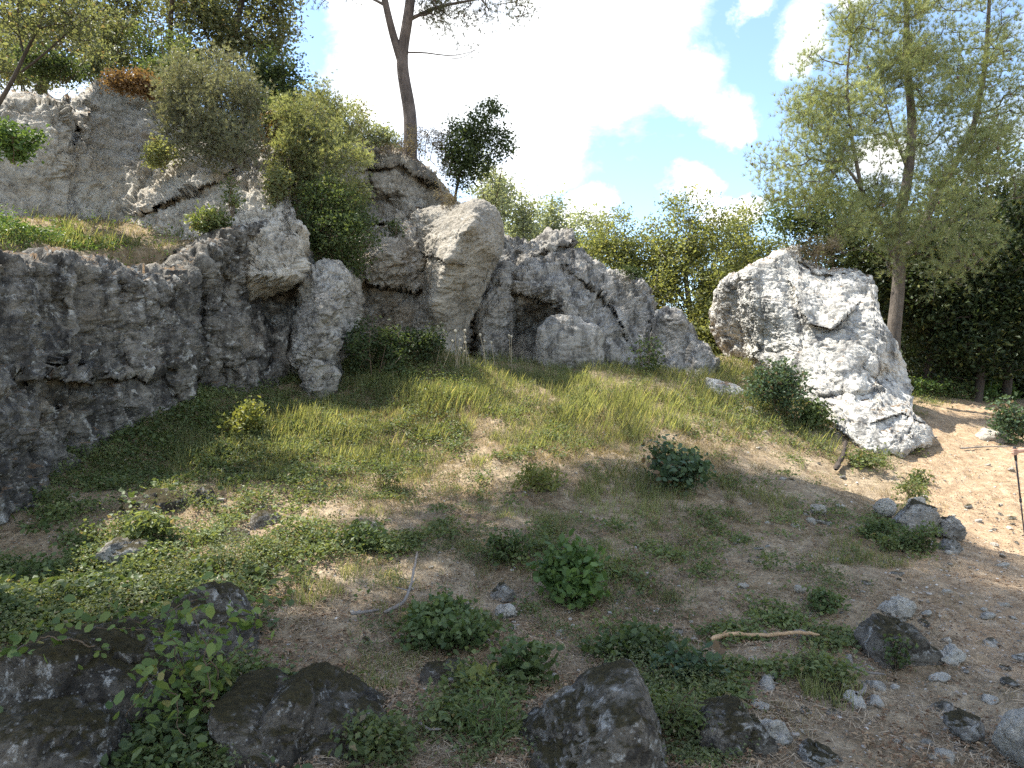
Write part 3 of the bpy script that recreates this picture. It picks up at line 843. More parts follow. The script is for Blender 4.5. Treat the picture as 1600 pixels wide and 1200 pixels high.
dks = dict(amp=.8, layer=.5, crack=1.2, pit=.4, tilt=.2, scale=.24, sub=5, box=1.25, cuts=16)


def stone(label, outl, d, thick, mat, seed, cat='stone', group=None, **k):
    p = dict(dks); p.update(k)
    return lump('stone', label, cat, outl, d, thick, mat, seed=seed, group=group, **p)


stone('white blocky stone leaning on the brown boulder at the bottom', [(1178, 1150), (1192, 1128), (1215, 1126), (1236, 1138), (1230, 1160), (1210, 1182), (1190, 1172)], 3.1, .08, M_STONE, 201)
stone('pair of pale stones behind the dark pointed boulder', [(1378, 955), (1392, 938), (1412, 932), (1426, 938), (1424, 960), (1400, 970), (1384, 966)], 4.9, .1, M_STONE, 202)
stone('flat pale stone right of the dark pointed boulder', [(1458, 1028), (1472, 1014), (1496, 1014), (1506, 1022), (1490, 1034), (1466, 1038)], 4.2, .07, M_STONE, 203)
stone('wide flat grey stone sunk in the path at the bottom right', [(1478, 1130), (1500, 1118), (1530, 1120), (1544, 1138), (1520, 1156), (1492, 1152)], 3.25, .1, M_GREY, 204)
stone('slanted flat grey stone in the grass left of the middle', [(326, 848), (345, 834), (372, 828), (388, 834), (370, 848), (345, 862)], 5.6, .16, M_GREY, 205)
stone('rounded mossy stone behind the slanted grey stone', [(388, 832), (394, 808), (412, 797), (430, 804), (432, 822), (415, 838)], 5.9, .13, M_DARK, 206)
stone('pale stone at the right of the mossy stone', [(416, 850), (422, 834), (442, 824), (456, 830), (454, 846), (436, 856)], 5.7, .1, M_GREY, 207)
stone('dark flat rock half buried in the shade below the left cliff', [(196, 800), (215, 776), (255, 768), (285, 782), (282, 810), (240, 822), (206, 818)], 6.1, .3, M_DARK, 208)
stone('brown block on the edge of the cliff shade', [(296, 790), (304, 768), (330, 764), (336, 784), (322, 800), (302, 802)], 6.35, .14, M_DARK, 209)
stone('small grey stone at the end of the dark flat rock', [(272, 840), (282, 826), (298, 828), (300, 842), (286, 850)], 5.7, .08, M_GREY, 210)
stone('long brown rock in the weeds at the left', [(152, 870), (168, 850), (205, 846), (234, 852), (230, 876), (190, 888), (160, 884)], 5.1, .2, M_GREY, 211)
stone('pale stone with a weed growing over it', [(540, 850), (552, 826), (578, 814), (598, 824), (594, 846), (566, 856)], 5.9, .12, M_STONE, 212)
stone('flat pale stone just below the weed covered one', [(542, 872), (556, 862), (580, 862), (584, 874), (562, 882)], 5.5, .09, M_STONE, 213)
stone('whitish stone in the straw left of the weed covered one', [(478, 866), (486, 852), (500, 850), (506, 862), (496, 874), (482, 874)], 5.6, .06, M_STONE, 214)
stone('round beige stone near the bright green bush', [(766, 936), (776, 918), (794, 912), (806, 924), (802, 940), (782, 946)], 4.85, .1, M_GREY, 215)
stone('white stone below the round beige stone', [(772, 962), (782, 948), (798, 946), (808, 956), (798, 968), (780, 970)], 4.55, .07, M_STONE, 216)
stone('pale stone in the low green bush', [(682, 990), (690, 974), (704, 972), (702, 988), (690, 996)], 4.25, .05, M_STONE, 217)
stone('grey stone in the straw beside the speckled boulder', [(622, 1128), (640, 1108), (668, 1112), (676, 1138), (650, 1156), (628, 1150)], 3.4, .1, M_GREY, 218)
stone('squat pale rock in the grass left of the white slab', [(1084, 635), (1086, 604), (1104, 592), (1128, 590), (1150, 604), (1164, 622), (1162, 648), (1120, 656), (1090, 650)], 11.3, .42, M_SLAB, 219, cat='rock', amp=.8, scale=.6)
stone('smaller pale rock below the squat rock and the green shrub', [(1152, 664), (1158, 642), (1176, 634), (1192, 644), (1198, 668), (1180, 684), (1158, 678)], 10.4, .3, M_SLAB, 220, cat='rock', amp=.8, scale=.45)
stone('flat white stone at the right edge of the sunny trail', [(1526, 684), (1538, 674), (1560, 672), (1574, 680), (1562, 694), (1536, 694)], 10.6, .2, M_STONE, 221)
stone('pale upright stone at the left of the rock heap by the trail', [(1370, 800), (1374, 784), (1388, 778), (1400, 786), (1398, 804), (1380, 808)], 7.2, .1, M_STONE, 222)
stone('largest grey rock of the heap by the trail', [(1398, 815), (1404, 796), (1426, 784), (1450, 790), (1466, 806), (1464, 830), (1430, 836), (1404, 834)], 7.0, .2, M_GREY, 223)
stone('brown grey rock at the right of the heap by the trail', [(1460, 830), (1470, 812), (1490, 808), (1502, 820), (1500, 840), (1474, 846)], 6.95, .15, M_GREY, 224)
stone('light grey stone in front of the heap by the trail', [(1466, 862), (1474, 848), (1492, 846), (1502, 858), (1494, 870), (1474, 872)], 6.45, .1, M_GREY, 225)
stone('small white block above the rock heap', [(1418, 788), (1424, 778), (1440, 776), (1444, 788), (1430, 794)], 7.25, .06, M_STONE, 226)
stone('pale flat stone in the shade left of the rock heap', [(1262, 798), (1274, 790), (1292, 794), (1290, 804), (1270, 806)], 7.2, .1, M_STONE, 227)
stone('low wide mossy rock beside the bottom right roots', [(1262, 1105), (1276, 1082), (1310, 1074), (1342, 1084), (1338, 1106), (1300, 1116)], 3.65, .14, M_DARK, 228)
stone('grey slab edge at the bottom right of centre', [(1252, 1184), (1266, 1172), (1300, 1174), (1314, 1188), (1300, 1205), (1262, 1206)], 2.95, .1, M_GREY, 229)
stone('grey stone poking from the crest of the mound', [(624, 604), (630, 580), (645, 572), (660, 584), (664, 604), (645, 612)], 10.2, .18, M_GREY, 230)

for o in bpy.data.objects:
    if o.name.startswith('boulder') and ('flat shoulder' in o['label'] or 'triangular' in o['label']):
        o.location.z -= .075

# ================================================================== plants: builders
def unit(v):
    return v / np.maximum(np.linalg.norm(v, axis=-1, keepdims=True), 1e-9)


def leaves(C, size, rng, shape='oak', up=.5, jitter=.45, axis=None, fold=.25):
    """leaf polygons at centres C (N,3); returns V, faces"""
    n = len(C)
    S = size * (1 + (rng.random(n) - .5) * 2 * jitter)
    nrm = rng.normal(size=(n, 3)); nrm[:, 2] += up * 2.2; nrm = unit(nrm)
    a = rng.normal(size=(n, 3)) if axis is None else axis + rng.normal(size=(n, 3)) * .55
    a = unit(a - nrm * (a * nrm).sum(-1, keepdims=True))
    b = np.cross(nrm, a)
    if shape == 'oak':
        prof = [(-.5, 0, 0), (-.05, -.27, fold), (.5, 0, -.1), (-.05, .27, fold)]
    elif shape == 'small':
        prof = [(-.5, 0, 0), (0, -.34, fold), (.5, 0, 0), (0, .34, fold)]
    elif shape == 'long':
        prof = [(-.5, 0, 0), (0, -.12, fold), (.5, 0, -.12), (0, .12, fold)]
    elif shape == 'broad':
        prof = [(-.5, 0, 0), (-.30, -.26, .10), (.08, -.30, .12), (.5, 0, -.16), (.08, .30, .12), (-.30, .26, .10)]
    k = len(prof)
    V = np.empty((n, k, 3))
    for i, (u, w, h) in enumerate(prof):
        V[:, i] = C + S[:, None] * (a * u + b * w + nrm * (h * abs(w) * 2))
    return V.reshape(-1, 3), np.arange(n * k).reshape(n, k)


def needles(C, D, rng, per=9, length=.085, width=.0035, spread=.75):
    """needle tufts at C pointing along D"""
    n = len(C) * per
    c = np.repeat(C, per, 0); d = np.repeat(D, per, 0)
    v = unit(d + rng.normal(size=(n, 3)) * spread)
    L = length * (.7 + .6 * rng.random(n))
    s = unit(np.cross(v, rng.normal(size=(n, 3)))) * (width * .5)
    p0 = c + v * (L * .06)[:, None]
    V = np.empty((n, 3, 3))
    V[:, 0] = p0 - s; V[:, 1] = p0 + s; V[:, 2] = c + v * L[:, None]
    return V.reshape(-1, 3), np.arange(n * 3).reshape(n, 3)


def tube(pts, rad, sides=6):
    pts = np.asarray(pts, float); rad = np.asarray(rad, float)
    t = unit(np.gradient(pts, axis=0))
    ref = np.array([.31, .47, .83]) if abs(t[0, 2]) < .9 else np.array([.9, .3, .1])
    u = unit(np.cross(t, ref[None])); w = np.cross(t, u)
    a = np.linspace(0, 2 * PI, sides, endpoint=False)
    V = pts[:, None] + rad[:, None, None] * (np.cos(a)[None, :, None] * u[:, None] + np.sin(a)[None, :, None] * w[:, None])
    n = len(pts)
    i = np.arange(n * sides).reshape(n, sides)
    q = np.stack([i[:-1], np.roll(i, -1, 1)[:-1], np.roll(i, -1, 1)[1:], i[1:]], -1).reshape(-1, 4)
    return V.reshape(-1, 3), q


class Bag:
    def __init__(self): self.V = []; self.F = {}; self.n = 0
    def add(self, V, Fc):
        self.V.append(V); self.F.setdefault(Fc.shape[1], []).append(Fc + self.n); self.n += len(V)
    def mesh(self, name, base, smooth=True):
        V = np.concatenate(self.V); return new_mesh(name, rebased(V, base), [np.concatenate(f) for f in self.F.values()], smooth)


def smooth_path(P, n):
    P = np.asarray(P, float)
    s = np.concatenate([[0], np.cumsum(np.linalg.norm(np.diff(P, axis=0), axis=1))])
    t = np.linspace(0, s[-1], n)
    Q = np.stack([np.interp(t, s, P[:, i]) for i in range(3)], -1)
    for _ in range(3):
        Q[1:-1] = Q[1:-1] * .5 + (Q[:-2] + Q[2:]) * .25
    return Q


def blob_points(blobs, n, rng, gap=.15, gscale=1.1, seed=5, hollow=.35):
    """cluster centres in ellipsoids (centre, radii, weight), thinned by noise so gaps stay open"""
    out = []
    wts = np.array([b[2] * (b[1][0] * b[1][1] * b[1][2]) ** .66 for b in blobs]); wts = wts / wts.sum()
    for (c, r, w), f in zip(blobs, wts):
        m = max(2, int(n * f))
        got = []
        tries = 0
        while sum(len(g) for g in got) < m and tries < 12:
            v = unit(rng.normal(size=(m * 3, 3))) * (rng.random(m * 3) ** (1 / 3))[:, None]
            q = np.linalg.norm(v, axis=1)
            p = np.asarray(c) + v * np.asarray(r)
            keep = (q > hollow * rng.random(len(q)) ** .5) & (fbm(p * gscale, 2, seed) > gap - .25 - .25 * q)
            got.append(p[keep]); tries += 1
        g = np.concatenate(got)[:m]
        out.append(g)
    return np.concatenate(out)


def grow(trunks, targets, rng, r0=.005, exp=.42, lift=.12, jit=.10, sides=5, twig_min=.0035, bias=.35):
    """branches from trunk polylines (pts, r_start, r_end) to every target; returns Bag and twig directions"""
    pos, par, wt, trad = [], [], [], []
    chains = []
    for pts, ra, rb in trunks:
        n0 = len(pos); n = max(6, int(np.linalg.norm(np.diff(np.asarray(pts), axis=0), axis=1).sum() / .18))
        Q = smooth_path(pts, n)
        root = -1
        if n0:
            d = np.linalg.norm(np.array(pos) - Q[0], axis=1); root = int(d.argmin())
            if d.min() > .6: root = -1
        ids = []
        for i, p in enumerate(Q):
            pos.append(p); par.append(root if i == 0 else n0 + i - 1); wt.append(0)
            trad.append(ra + (rb - ra) * i / (n - 1)); ids.append(n0 + i)
        chains.append((ids, True))
    P = np.array(pos)
    d = np.min(np.linalg.norm(targets[:, None] - P[None, ::3], axis=-1), axis=1) if len(targets) < 4000 else np.linalg.norm(targets - P.mean(0), axis=1)
    order = np.argsort(d)
    cap = len(P) + len(targets) * 5 + 10
    A = np.empty((cap, 3)); A[:len(P)] = P; cnt = len(P)
    dirs = np.zeros((len(targets), 3))
    for k in order:
        t = targets[k]
        dv = A[:cnt] - t
        cost = np.sqrt((dv ** 2).sum(1)) + bias * np.maximum(0, dv[:, 2])
        j = int(cost.argmin()); a = A[j].copy(); L = np.linalg.norm(t - a)
        m = 2 if L < .35 else 4
        ids = [j]
        mid_off = rng.normal(size=3) * jit * L + np.array([0, 0, -lift * L])
        last = a
        for i in range(1, m + 1):
            s = i / m
            p = a * (1 - s) + t * s + mid_off * (4 * s * (1 - s)) * .6
            if i < m: p = p + rng.normal(size=3) * .03 * L
            A[cnt] = p; pos.append(p); par.append(ids[-1]); wt.append(1 if i == m else 0); trad.append(0); ids.append(cnt); cnt += 1
            last2, last = last, p
        dirs[k] = t - last2
        chains.append((ids, False))
    par = np.array(par); w = np.array(wt, float)
    for i in range(len(w) - 1, -1, -1):
        if par[i] >= 0: w[par[i]] += w[i]
    rad = np.maximum(r0 * np.maximum(w, 1) ** exp, twig_min)
    rad = np.maximum(rad * (np.array(trad) == 0), np.array(trad))
    bag = Bag()
    for ids, is_t in chains:
        r = rad[ids].copy()
        if not is_t: r[0] = min(r[0], r[1] * 1.25)
        big = r.max() > .04
        V, q = tube(A[ids], r, 10 if big else (sides if r.max() > .012 else 4))
        bag.add(V, q)
    return bag, unit(dirs)


def plant(kind, label, cat, base, trunks, blobs, nclu, leaf, lmat, bmat, seed, group=None, crown='crown', stem='trunk', gap=.12, gscale=1.1, hollow=.35,
          r0=.005, exp=.42, lift=.1, jit=.1, bias=.35, extra=None):
    """leaf: dict(type, n per cluster, size, sigma, ...)"""
    rng = np.random.default_rng(seed)
    T = blob_points(blobs, nclu, rng, gap, gscale, seed, hollow)
    bag, dirs = grow(trunks, T, rng, r0, exp, lift, jit, bias=bias)
    root = empty(kind, base, label, cat, group)
    bt = obj(stem, bag.mesh(stem, base), bmat, root)
    lb = Bag()
    k = leaf['n']; sg = leaf['sigma']
    if leaf['type'] == 'needle':
        C = np.repeat(T, k, 0); Dd = np.repeat(dirs, k, 0)
        s = rng.random(len(C))[:, None]
        off = rng.normal(size=C.shape) * sg
        C2 = C + off - Dd * s * .10
        D2 = unit(Dd * .7 + unit(off) * .8 + np.array([0, 0, leaf.get('up', .35)]))
        V, q = needles(C2, D2, rng, leaf.get('per', 9), leaf['size'], leaf.get('width', .0035), leaf.get('spread', .6))
        lb.add(V, q)
        if leaf.get('twigs'):
            for i in range(0, len(C2), leaf['twigs']):
                V, q = tube(np.stack([C[i], C2[i] + D2[i] * .02]), np.array([.003, .0018]), 3); lb.add(V, q)
    else:
        C = np.repeat(T, k, 0) + rng.normal(size=(len(T) * k, 3)) * sg * np.array([1, 1, leaf.get('flat', .75)])
        V, q = leaves(C, leaf['size'], rng, leaf['type'], leaf.get('up', .5), leaf.get('jitter', .45))
        lb.add(V, q)
    obj(crown, lb.mesh(crown, base, smooth=leaf['type'] == 'needle'), lmat, root)
    if leaf.get('cones'):
        cb = Bag(); V0, F0 = ico(1)
        for i in rng.choice(len(T), leaf['cones'], replace=False):
            cb.add(V0 * np.array([.022, .022, .034]) * (.8 + .5 * rng.random()) + T[i] + rng.normal(size=3) * .05, F0)
        c = obj('cones', cb.mesh('cones', base), M_CONE, root); c['kind'] = 'stuff'
    return root


def pb(px, py, d, r, depth=None, w=1.0, ry=None):
    """crown ellipsoid: centre by photo pixel and distance, radii in photo pixels"""
    rm = r / F * d
    return (at(px, py, d), (rm, depth if depth else rm * .9, (ry if ry else r) / F * d), w)


SPOTS = []


def shrub(kind, label, px, by, wpx, hpx, lmat, size, n, seed, d=None, cat='shrub', type_='small', group=None, ncl=None, sig=None, bmat=None, up=.4, gap=.1, nst=5, base=None, stem='stem', lift=0.0, depth=None, per=None):
    if base is None:
        if not d: SPOTS.append((px + wpx * .1, by - hpx * .1, wpx * .75, max(16, hpx * .42), .42))
        base = at(px, by, d) if d else gp(px, by)
    d = base[1]
    rng = np.random.default_rng(seed)
    w = wpx / F * d / 2; h = hpx / F * d
    dp = depth if depth else w * .8
    c = base + np.array([0, 0, h * .5])
    trunks = []
    for i in range(nst):
        a = rng.random() * 2 * PI; q = .25 + .45 * rng.random()
        tip = base + np.array([math.cos(a) * w * q, math.sin(a) * dp * q, h * (.45 + .35 * rng.random())])
        b0 = base + np.array([math.cos(a) * w * .12, math.sin(a) * dp * .12, -.04])
        trunks.append(([b0, (b0 + tip) / 2 + rng.normal(size=3) * .03, tip], max(.004, h * .012), max(.0025, h * .005)))
    blobs = []
    for i in range(9):
        a = rng.random() * 2 * PI; q = .15 + .65 * rng.random()
        blobs.append((c + np.array([math.cos(a) * w * q, math.sin(a) * dp * q, (rng.random() - .55) * h * .5 + .1 * h * (rng.random() < .25)]), (w * (.28 + .34 * rng.random()), dp * .5, h * (.18 + .2 * rng.random())), 1))
    ncl = ncl or max(24, int(n / 14))
    return plant(kind, label, cat, base, trunks, blobs, ncl, dict(type=type_, n=max(1, int(n / ncl)), size=size, sigma=sig or size * 1.1, up=up), lmat, bmat or M_TWIG, seed, group, 'foliage', stem, gap=gap, gscale=2.2 / max(.15, w), hollow=.2, r0=.0022, exp=.4, lift=lift, jit=.12)


# ------------------------------------------------------------------ plant materials
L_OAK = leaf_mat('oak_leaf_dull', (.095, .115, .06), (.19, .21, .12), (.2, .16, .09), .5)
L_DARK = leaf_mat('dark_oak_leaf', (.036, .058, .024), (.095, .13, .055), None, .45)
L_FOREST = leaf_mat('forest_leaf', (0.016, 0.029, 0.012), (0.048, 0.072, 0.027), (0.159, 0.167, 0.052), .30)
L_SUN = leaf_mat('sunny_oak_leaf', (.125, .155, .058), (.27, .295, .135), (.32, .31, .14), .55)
L_FAR = leaf_mat('far_tree_leaf', (.21, .25, .17), (.34, .38, .27), None, .5)
L_PINE = leaf_mat('pine_needle', (.20, .255, .135), (.36, .405, .24), (.27, .2, .12), .55)  # needle colours lifted to stand in for strong sunlight and flare haze
L_PINED = leaf_mat('pine_needle_dark', (0.061, 0.069, 0.044), (0.120, 0.124, 0.074), None, .35)
L_JUN = leaf_mat('juniper_needle', (0.151, 0.168, 0.110), (0.270, 0.282, 0.200), (0.232, 0.191, 0.126), .4)
L_PALEJ = leaf_mat('pale_conifer_leaf', (0.173, 0.210, 0.104), (0.321, 0.350, 0.190), (0.268, 0.203, 0.121), .5)
L_GREEN = leaf_mat('green_shrub_leaf', (0.059, 0.094, 0.035), (0.144, 0.185, 0.074), None, .42)
L_BRIGHT = leaf_mat('bright_bush_leaf', (0.072, 0.129, 0.037), (0.148, 0.222, 0.070), None, .4)
L_BLUE = leaf_mat('bluish_oak_leaf', (0.050, 0.085, 0.045), (0.107, 0.160, 0.086), (0.189, 0.123, 0.066), .35)
L_YEL = leaf_mat('yellow_green_leaf', (0.152, 0.185, 0.054), (0.267, 0.275, 0.091), None, .45)
L_HERB = leaf_mat('herb_leaf', (0.089, 0.130, 0.048), (0.203, 0.240, 0.100), (0.270, 0.221, 0.131), .45)
L_HERB2 = leaf_mat('fine_weed_leaf', (0.089, 0.121, 0.052), (0.202, 0.230, 0.107), (0.290, 0.241, 0.151), .45)
L_GRASS = leaf_mat('grass_blade', (0.174, 0.215, 0.087), (0.339, 0.355, 0.175), (0.449, 0.400, 0.252), .5)
L_DRY = leaf_mat('dry_grass_blade', (0.231, 0.182, 0.112), (0.407, 0.342, 0.227), None, .35)
L_RUST = leaf_mat('dry_rusty_leaf', (.17, .10, .052), (.27, .18, .095), None, .35)
L_BROWN = leaf_mat('dry_twiggy_leaf', (0.145, 0.116, 0.079), (0.244, 0.211, 0.145), None, .3)
M_BARK = bark_mat('pine_bark', (.05, .04, .036), (.17, .14, .125))
M_BARKG = bark_mat('grey_bark', (.10, .095, .088), (.28, .265, .245))
M_BARKP = bark_mat('young_pine_bark', (.055, .046, .04), (.17, .145, .12))
M_BARKD = bark_mat('dark_bark', (.035, .028, .022), (.10, .08, .065))
M_TWIG = bark_mat('twig_bark', (.08, .055, .035), (.2, .15, .10))
M_CONE = plain_mat('pine_cone', (.13, .085, .055), .8)


def P_(*a): return [at(*q) for q in a]


# ------------------------------------------------------------------ trees
plant('pine_tree', 'lone pine with a forked curving trunk on top of the middle rocks', 'tree', at(641, 222, 13.9),
      [(P_((640, 275, 13.9), (641, 232, 13.9), (642, 180, 13.9), (631, 125, 13.9), (626, 92, 13.9), (634, 50, 13.9), (641, 5, 13.9), (646, -60, 14), (640, -160, 14.1), (650, -260, 14.2)), .145, .05),
       (P_((627, 96, 13.9), (613, 52, 13.85), (602, 5, 13.8), (590, -60, 13.8), (570, -150, 13.7)), .085, .03),
       (P_((641, 30, 13.9), (680, 10, 13.9), (740, 0, 13.9), (800, -12, 13.9)), .04, .012),
       (P_((636, 82, 13.9), (668, 80, 13.8), (705, 92, 13.8), (745, 78, 13.8)), .018, .005), (P_((705, 92, 13.8), (730, 92, 13.8), (752, 66, 13.8)), .008, .004),
       (P_((604, 10, 13.8), (570, -10, 13.8), (520, -20, 13.8)), .03, .01)],
      [pb(710, 2, 13.9, 60, .9, 1.0, 34), pb(785, 2, 13.9, 55, .8, 1.0, 20), pb(690, 22, 13.8, 34, .5, .45, 20), pb(620, -130, 14, 110, 1.2, .9, 60), pb(560, -70, 13.8, 80, 1.0, .8, 45), pb(500, 0, 13.9, 30, .5, .35, 14), pb(600, -240, 14, 110, 1.3, .8, 60), pb(725, 76, 13.8, 36, .4, .16, 16)],
      460, dict(type='needle', n=9, size=.10, sigma=.11, per=9, width=.009, cones=40), L_PINED, M_BARK, 301, gap=.2)

plant('pine_tree', 'tall yellowish green pine behind the white slab, with bare lower twigs', 'tree', at(1396, 560, 13.6),
      [(P_((1394, 575, 13.6), (1396, 520, 13.6), (1404, 450, 13.6), (1406, 410, 13.6), (1400, 372, 13.6), (1408, 330, 13.6), (1420, 270, 13.6), (1426, 200, 13.6), (1418, 110, 13.6), (1416, 10, 13.6), (1420, -120, 13.6)), .135, .03),
       (P_((1401, 380, 13.6), (1378, 352, 13.5), (1356, 318, 13.4), (1345, 290, 13.3), (1320, 255, 13.2), (1280, 235, 13.1)), .06, .012),
       (P_((1404, 400, 13.6), (1444, 360, 13.9), (1456, 315, 14), (1490, 262, 14), (1524, 195, 14), (1540, 100, 14), (1546, 0, 14), (1550, -100, 14)), .085, .02),
       (P_((1345, 290, 13.3), (1330, 215, 13.2), (1322, 120, 13.2), (1335, 20, 13.2)), .04, .01), (P_((1420, 270, 13.6), (1390, 190, 13.3), (1375, 120, 13.2)), .035, .008),
       (P_((1405, 425, 13.6), (1360, 385, 13.2), (1310, 395, 13.0)), .014, .004), (P_((1402, 385, 13.6), (1450, 400, 13.1), (1510, 425, 13)), .012, .004), (P_((1440, 362, 13.9), (1500, 345, 13.5), (1580, 310, 13.4)), .014, .004)],
      [pb(1370, 60, 13.3, 75, .9, 1.1), pb(1450, 30, 13.6, 70, 1.0, 1.0), pb(1300, 170, 13.1, 62, .8, 1.0), pb(1255, 215, 12.9, 42, .5, .8), pb(1220, 285, 12.9, 40, .5, 1.0), pb(1245, 165, 13.0, 30, .4, .6), pb(1360, 170, 13.3, 80, .9, 1.0), pb(1430, 150, 13.8, 80, 1.0, .9),
       pb(1530, 60, 14, 80, 1.0, .9), pb(1560, 160, 14, 75, 1.0, .9), pb(1480, 215, 13.7, 75, .9, .9), pb(1340, 265, 13.2, 75, .8, 1.0), pb(1420, 300, 13.3, 80, .9, .55), pb(1520, 290, 13.5, 90, .9, .5), pb(1300, 320, 13.0, 50, .5, .5), pb(1585, 250, 13.8, 60, .8, .7), pb(1420, -80, 13.6, 130, 1.3, .8, 60), pb(1540, -60, 14, 100, 1.2, .8, 60), pb(1270, 290, 13, 45, .5, .8), pb(1470, 380, 13.2, 80, .7, .3), pb(1400, 330, 12.9, 80, .6, .5), pb(1350, 350, 12.8, 60, .5, .45), pb(1440, 420, 12.9, 60, .5, .25), pb(1500, 380, 13.0, 70, .6, .35), pb(1280, 120, 13.1, 45, .5, .8), pb(1330, 20, 13.2, 40, .5, .8), pb(1200, 250, 12.9, 30, .4, .6)],
      1900, dict(type='needle', n=9, size=.11, sigma=.13, per=20, width=.006, cones=120, up=1.0), L_PINE, M_BARKP, 302, gap=.30, gscale=1.9, r0=.0042)
# bare twigs under the pine crown
plant('pine_tree', 'slender pine stem leaning right of the tall pine, mostly bare twigs', 'tree', at(1470, 560, 15.2),
      [(P_((1470, 600, 15.2), (1468, 500, 15.2), (1474, 400, 15.2), (1500, 300, 15.1), (1560, 180, 15.0)), .07, .02)],
      [pb(1500, 330, 15, 95, .9, 1, 70), pb(1590, 200, 15, 80, .9, 1), pb(1440, 420, 14.8, 60, .6, .6)], 190, dict(type='needle', n=6, size=.09, sigma=.09, per=9, width=.009), L_PINE, M_BARKP, 303, gap=.3, r0=.004)

OAKL = dict(type='oak', n=56, size=.075, sigma=.17, up=.45)
plant('oak_tree', 'sparse dull green oak over the shaded left end of the upper cliff', 'tree', at(60, 150, 14.8),
      [(P_((60, 165, 14.8), (75, 110, 14.8), (60, 40, 14.8), (80, -60, 14.8), (120, -200, 14.7)), .09, .03), (P_((72, 110, 14.8), (140, 70, 14.6), (200, 10, 14.5)), .04, .012), (P_((62, 50, 14.8), (0, 20, 14.6)), .035, .01)],
      [pb(40, 30, 14.7, 70, .8), pb(120, 70, 14.7, 60, .7), pb(190, 60, 14.7, 55, .7), pb(150, 0, 14.6, 70, .8), pb(60, 110, 14.7, 45, .5, .8, 30), pb(0, 80, 14.6, 60, .7, .8), pb(220, 10, 14.6, 50, .6), pb(90, -40, 14.7, 60, .7, .8)],
      340, OAKL, L_OAK, M_BARKD, 311, gap=.18, gscale=1.8)
plant('oak_tree', 'grey green oak with a lace of fine leaves against the blue sky gap', 'tree', at(320, 170, 14.4),
      [(P_((325, 185, 14.4), (345, 120, 14.4), (365, 60, 14.4), (380, -10, 14.4), (400, -140, 14.4)), .10, .03), (P_((350, 110, 14.4), (320, 50, 14.2), (300, 0, 14.2)), .04, .012), (P_((365, 65, 14.4), (410, 30, 14.3), (440, 0, 14.3)), .04, .012)],
      [pb(320, 60, 14.3, 55, .7), pb(385, 40, 14.4, 60, .8), pb(430, 20, 14.3, 42, .6), pb(300, 10, 14.2, 50, .7), pb(360, -30, 14.3, 90, 1.0), pb(400, 90, 14.4, 50, .6), pb(290, 100, 14.3, 40, .5, .8)],
      340, dict(type='oak', n=48, size=.08, sigma=.15, up=.4), L_OAK, M_BARKD, 312, gap=.2, gscale=1.7)
plant('oak_tree', 'darker oak bush at the cliff top just left of the bright cloud', 'tree', at(430, 215, 13.6),
      [(P_((430, 225, 13.6), (440, 170, 13.6), (445, 120, 13.6), (440, 85, 13.6)), .06, .02), (P_((440, 170, 13.6), (475, 140, 13.5)), .03, .01)],
      [pb(440, 110, 13.6, 46, .6), pb(420, 155, 13.5, 45, .6), pb(470, 150, 13.5, 38, .5), pb(400, 190, 13.4, 40, .5), pb(460, 195, 13.4, 40, .5)],
      170, dict(type='oak', n=55, size=.065, sigma=.12, up=.45), L_DARK, M_BARKD, 313, gap=.1)
plant('bare_tree', 'nearly leafless grey branched small tree leaning in from the left edge', 'tree', at(-30, 200, 8.2),
      [(P_((-20, 190, 8.2), (12, 140, 8.2), (32, 110, 8.2), (36, 80, 8.2), (60, 45, 8.2), (80, 5, 8.2), (95, -50, 8.2)), .03, .008), (P_((34, 112, 8.2), (70, 90, 8.1), (100, 50, 8.1), (140, 25, 8.1)), .016, .005),
       (P_((36, 80, 8.2), (25, 40, 8.2), (30, -20, 8.2)), .012, .004), (P_((60, 45, 8.2), (90, 35, 8.1), (130, 40, 8.1)), .010, .004)],
      [pb(70, 20, 8.2, 70, .6, 1, 50), pb(130, 40, 8.1, 45, .4), pb(20, 10, 8.2, 45, .5)], 150, dict(type='small', n=16, size=.05, sigma=.10), L_OAK, M_BARKD, 314, gap=.1, r0=.003)
def over(x, y, h):
    s = h / math.tan(SUN_EL) / math.hypot(*SUN_AZ)
    return (x + SUN_AZ[0] * s, y + SUN_AZ[1] * s, h)


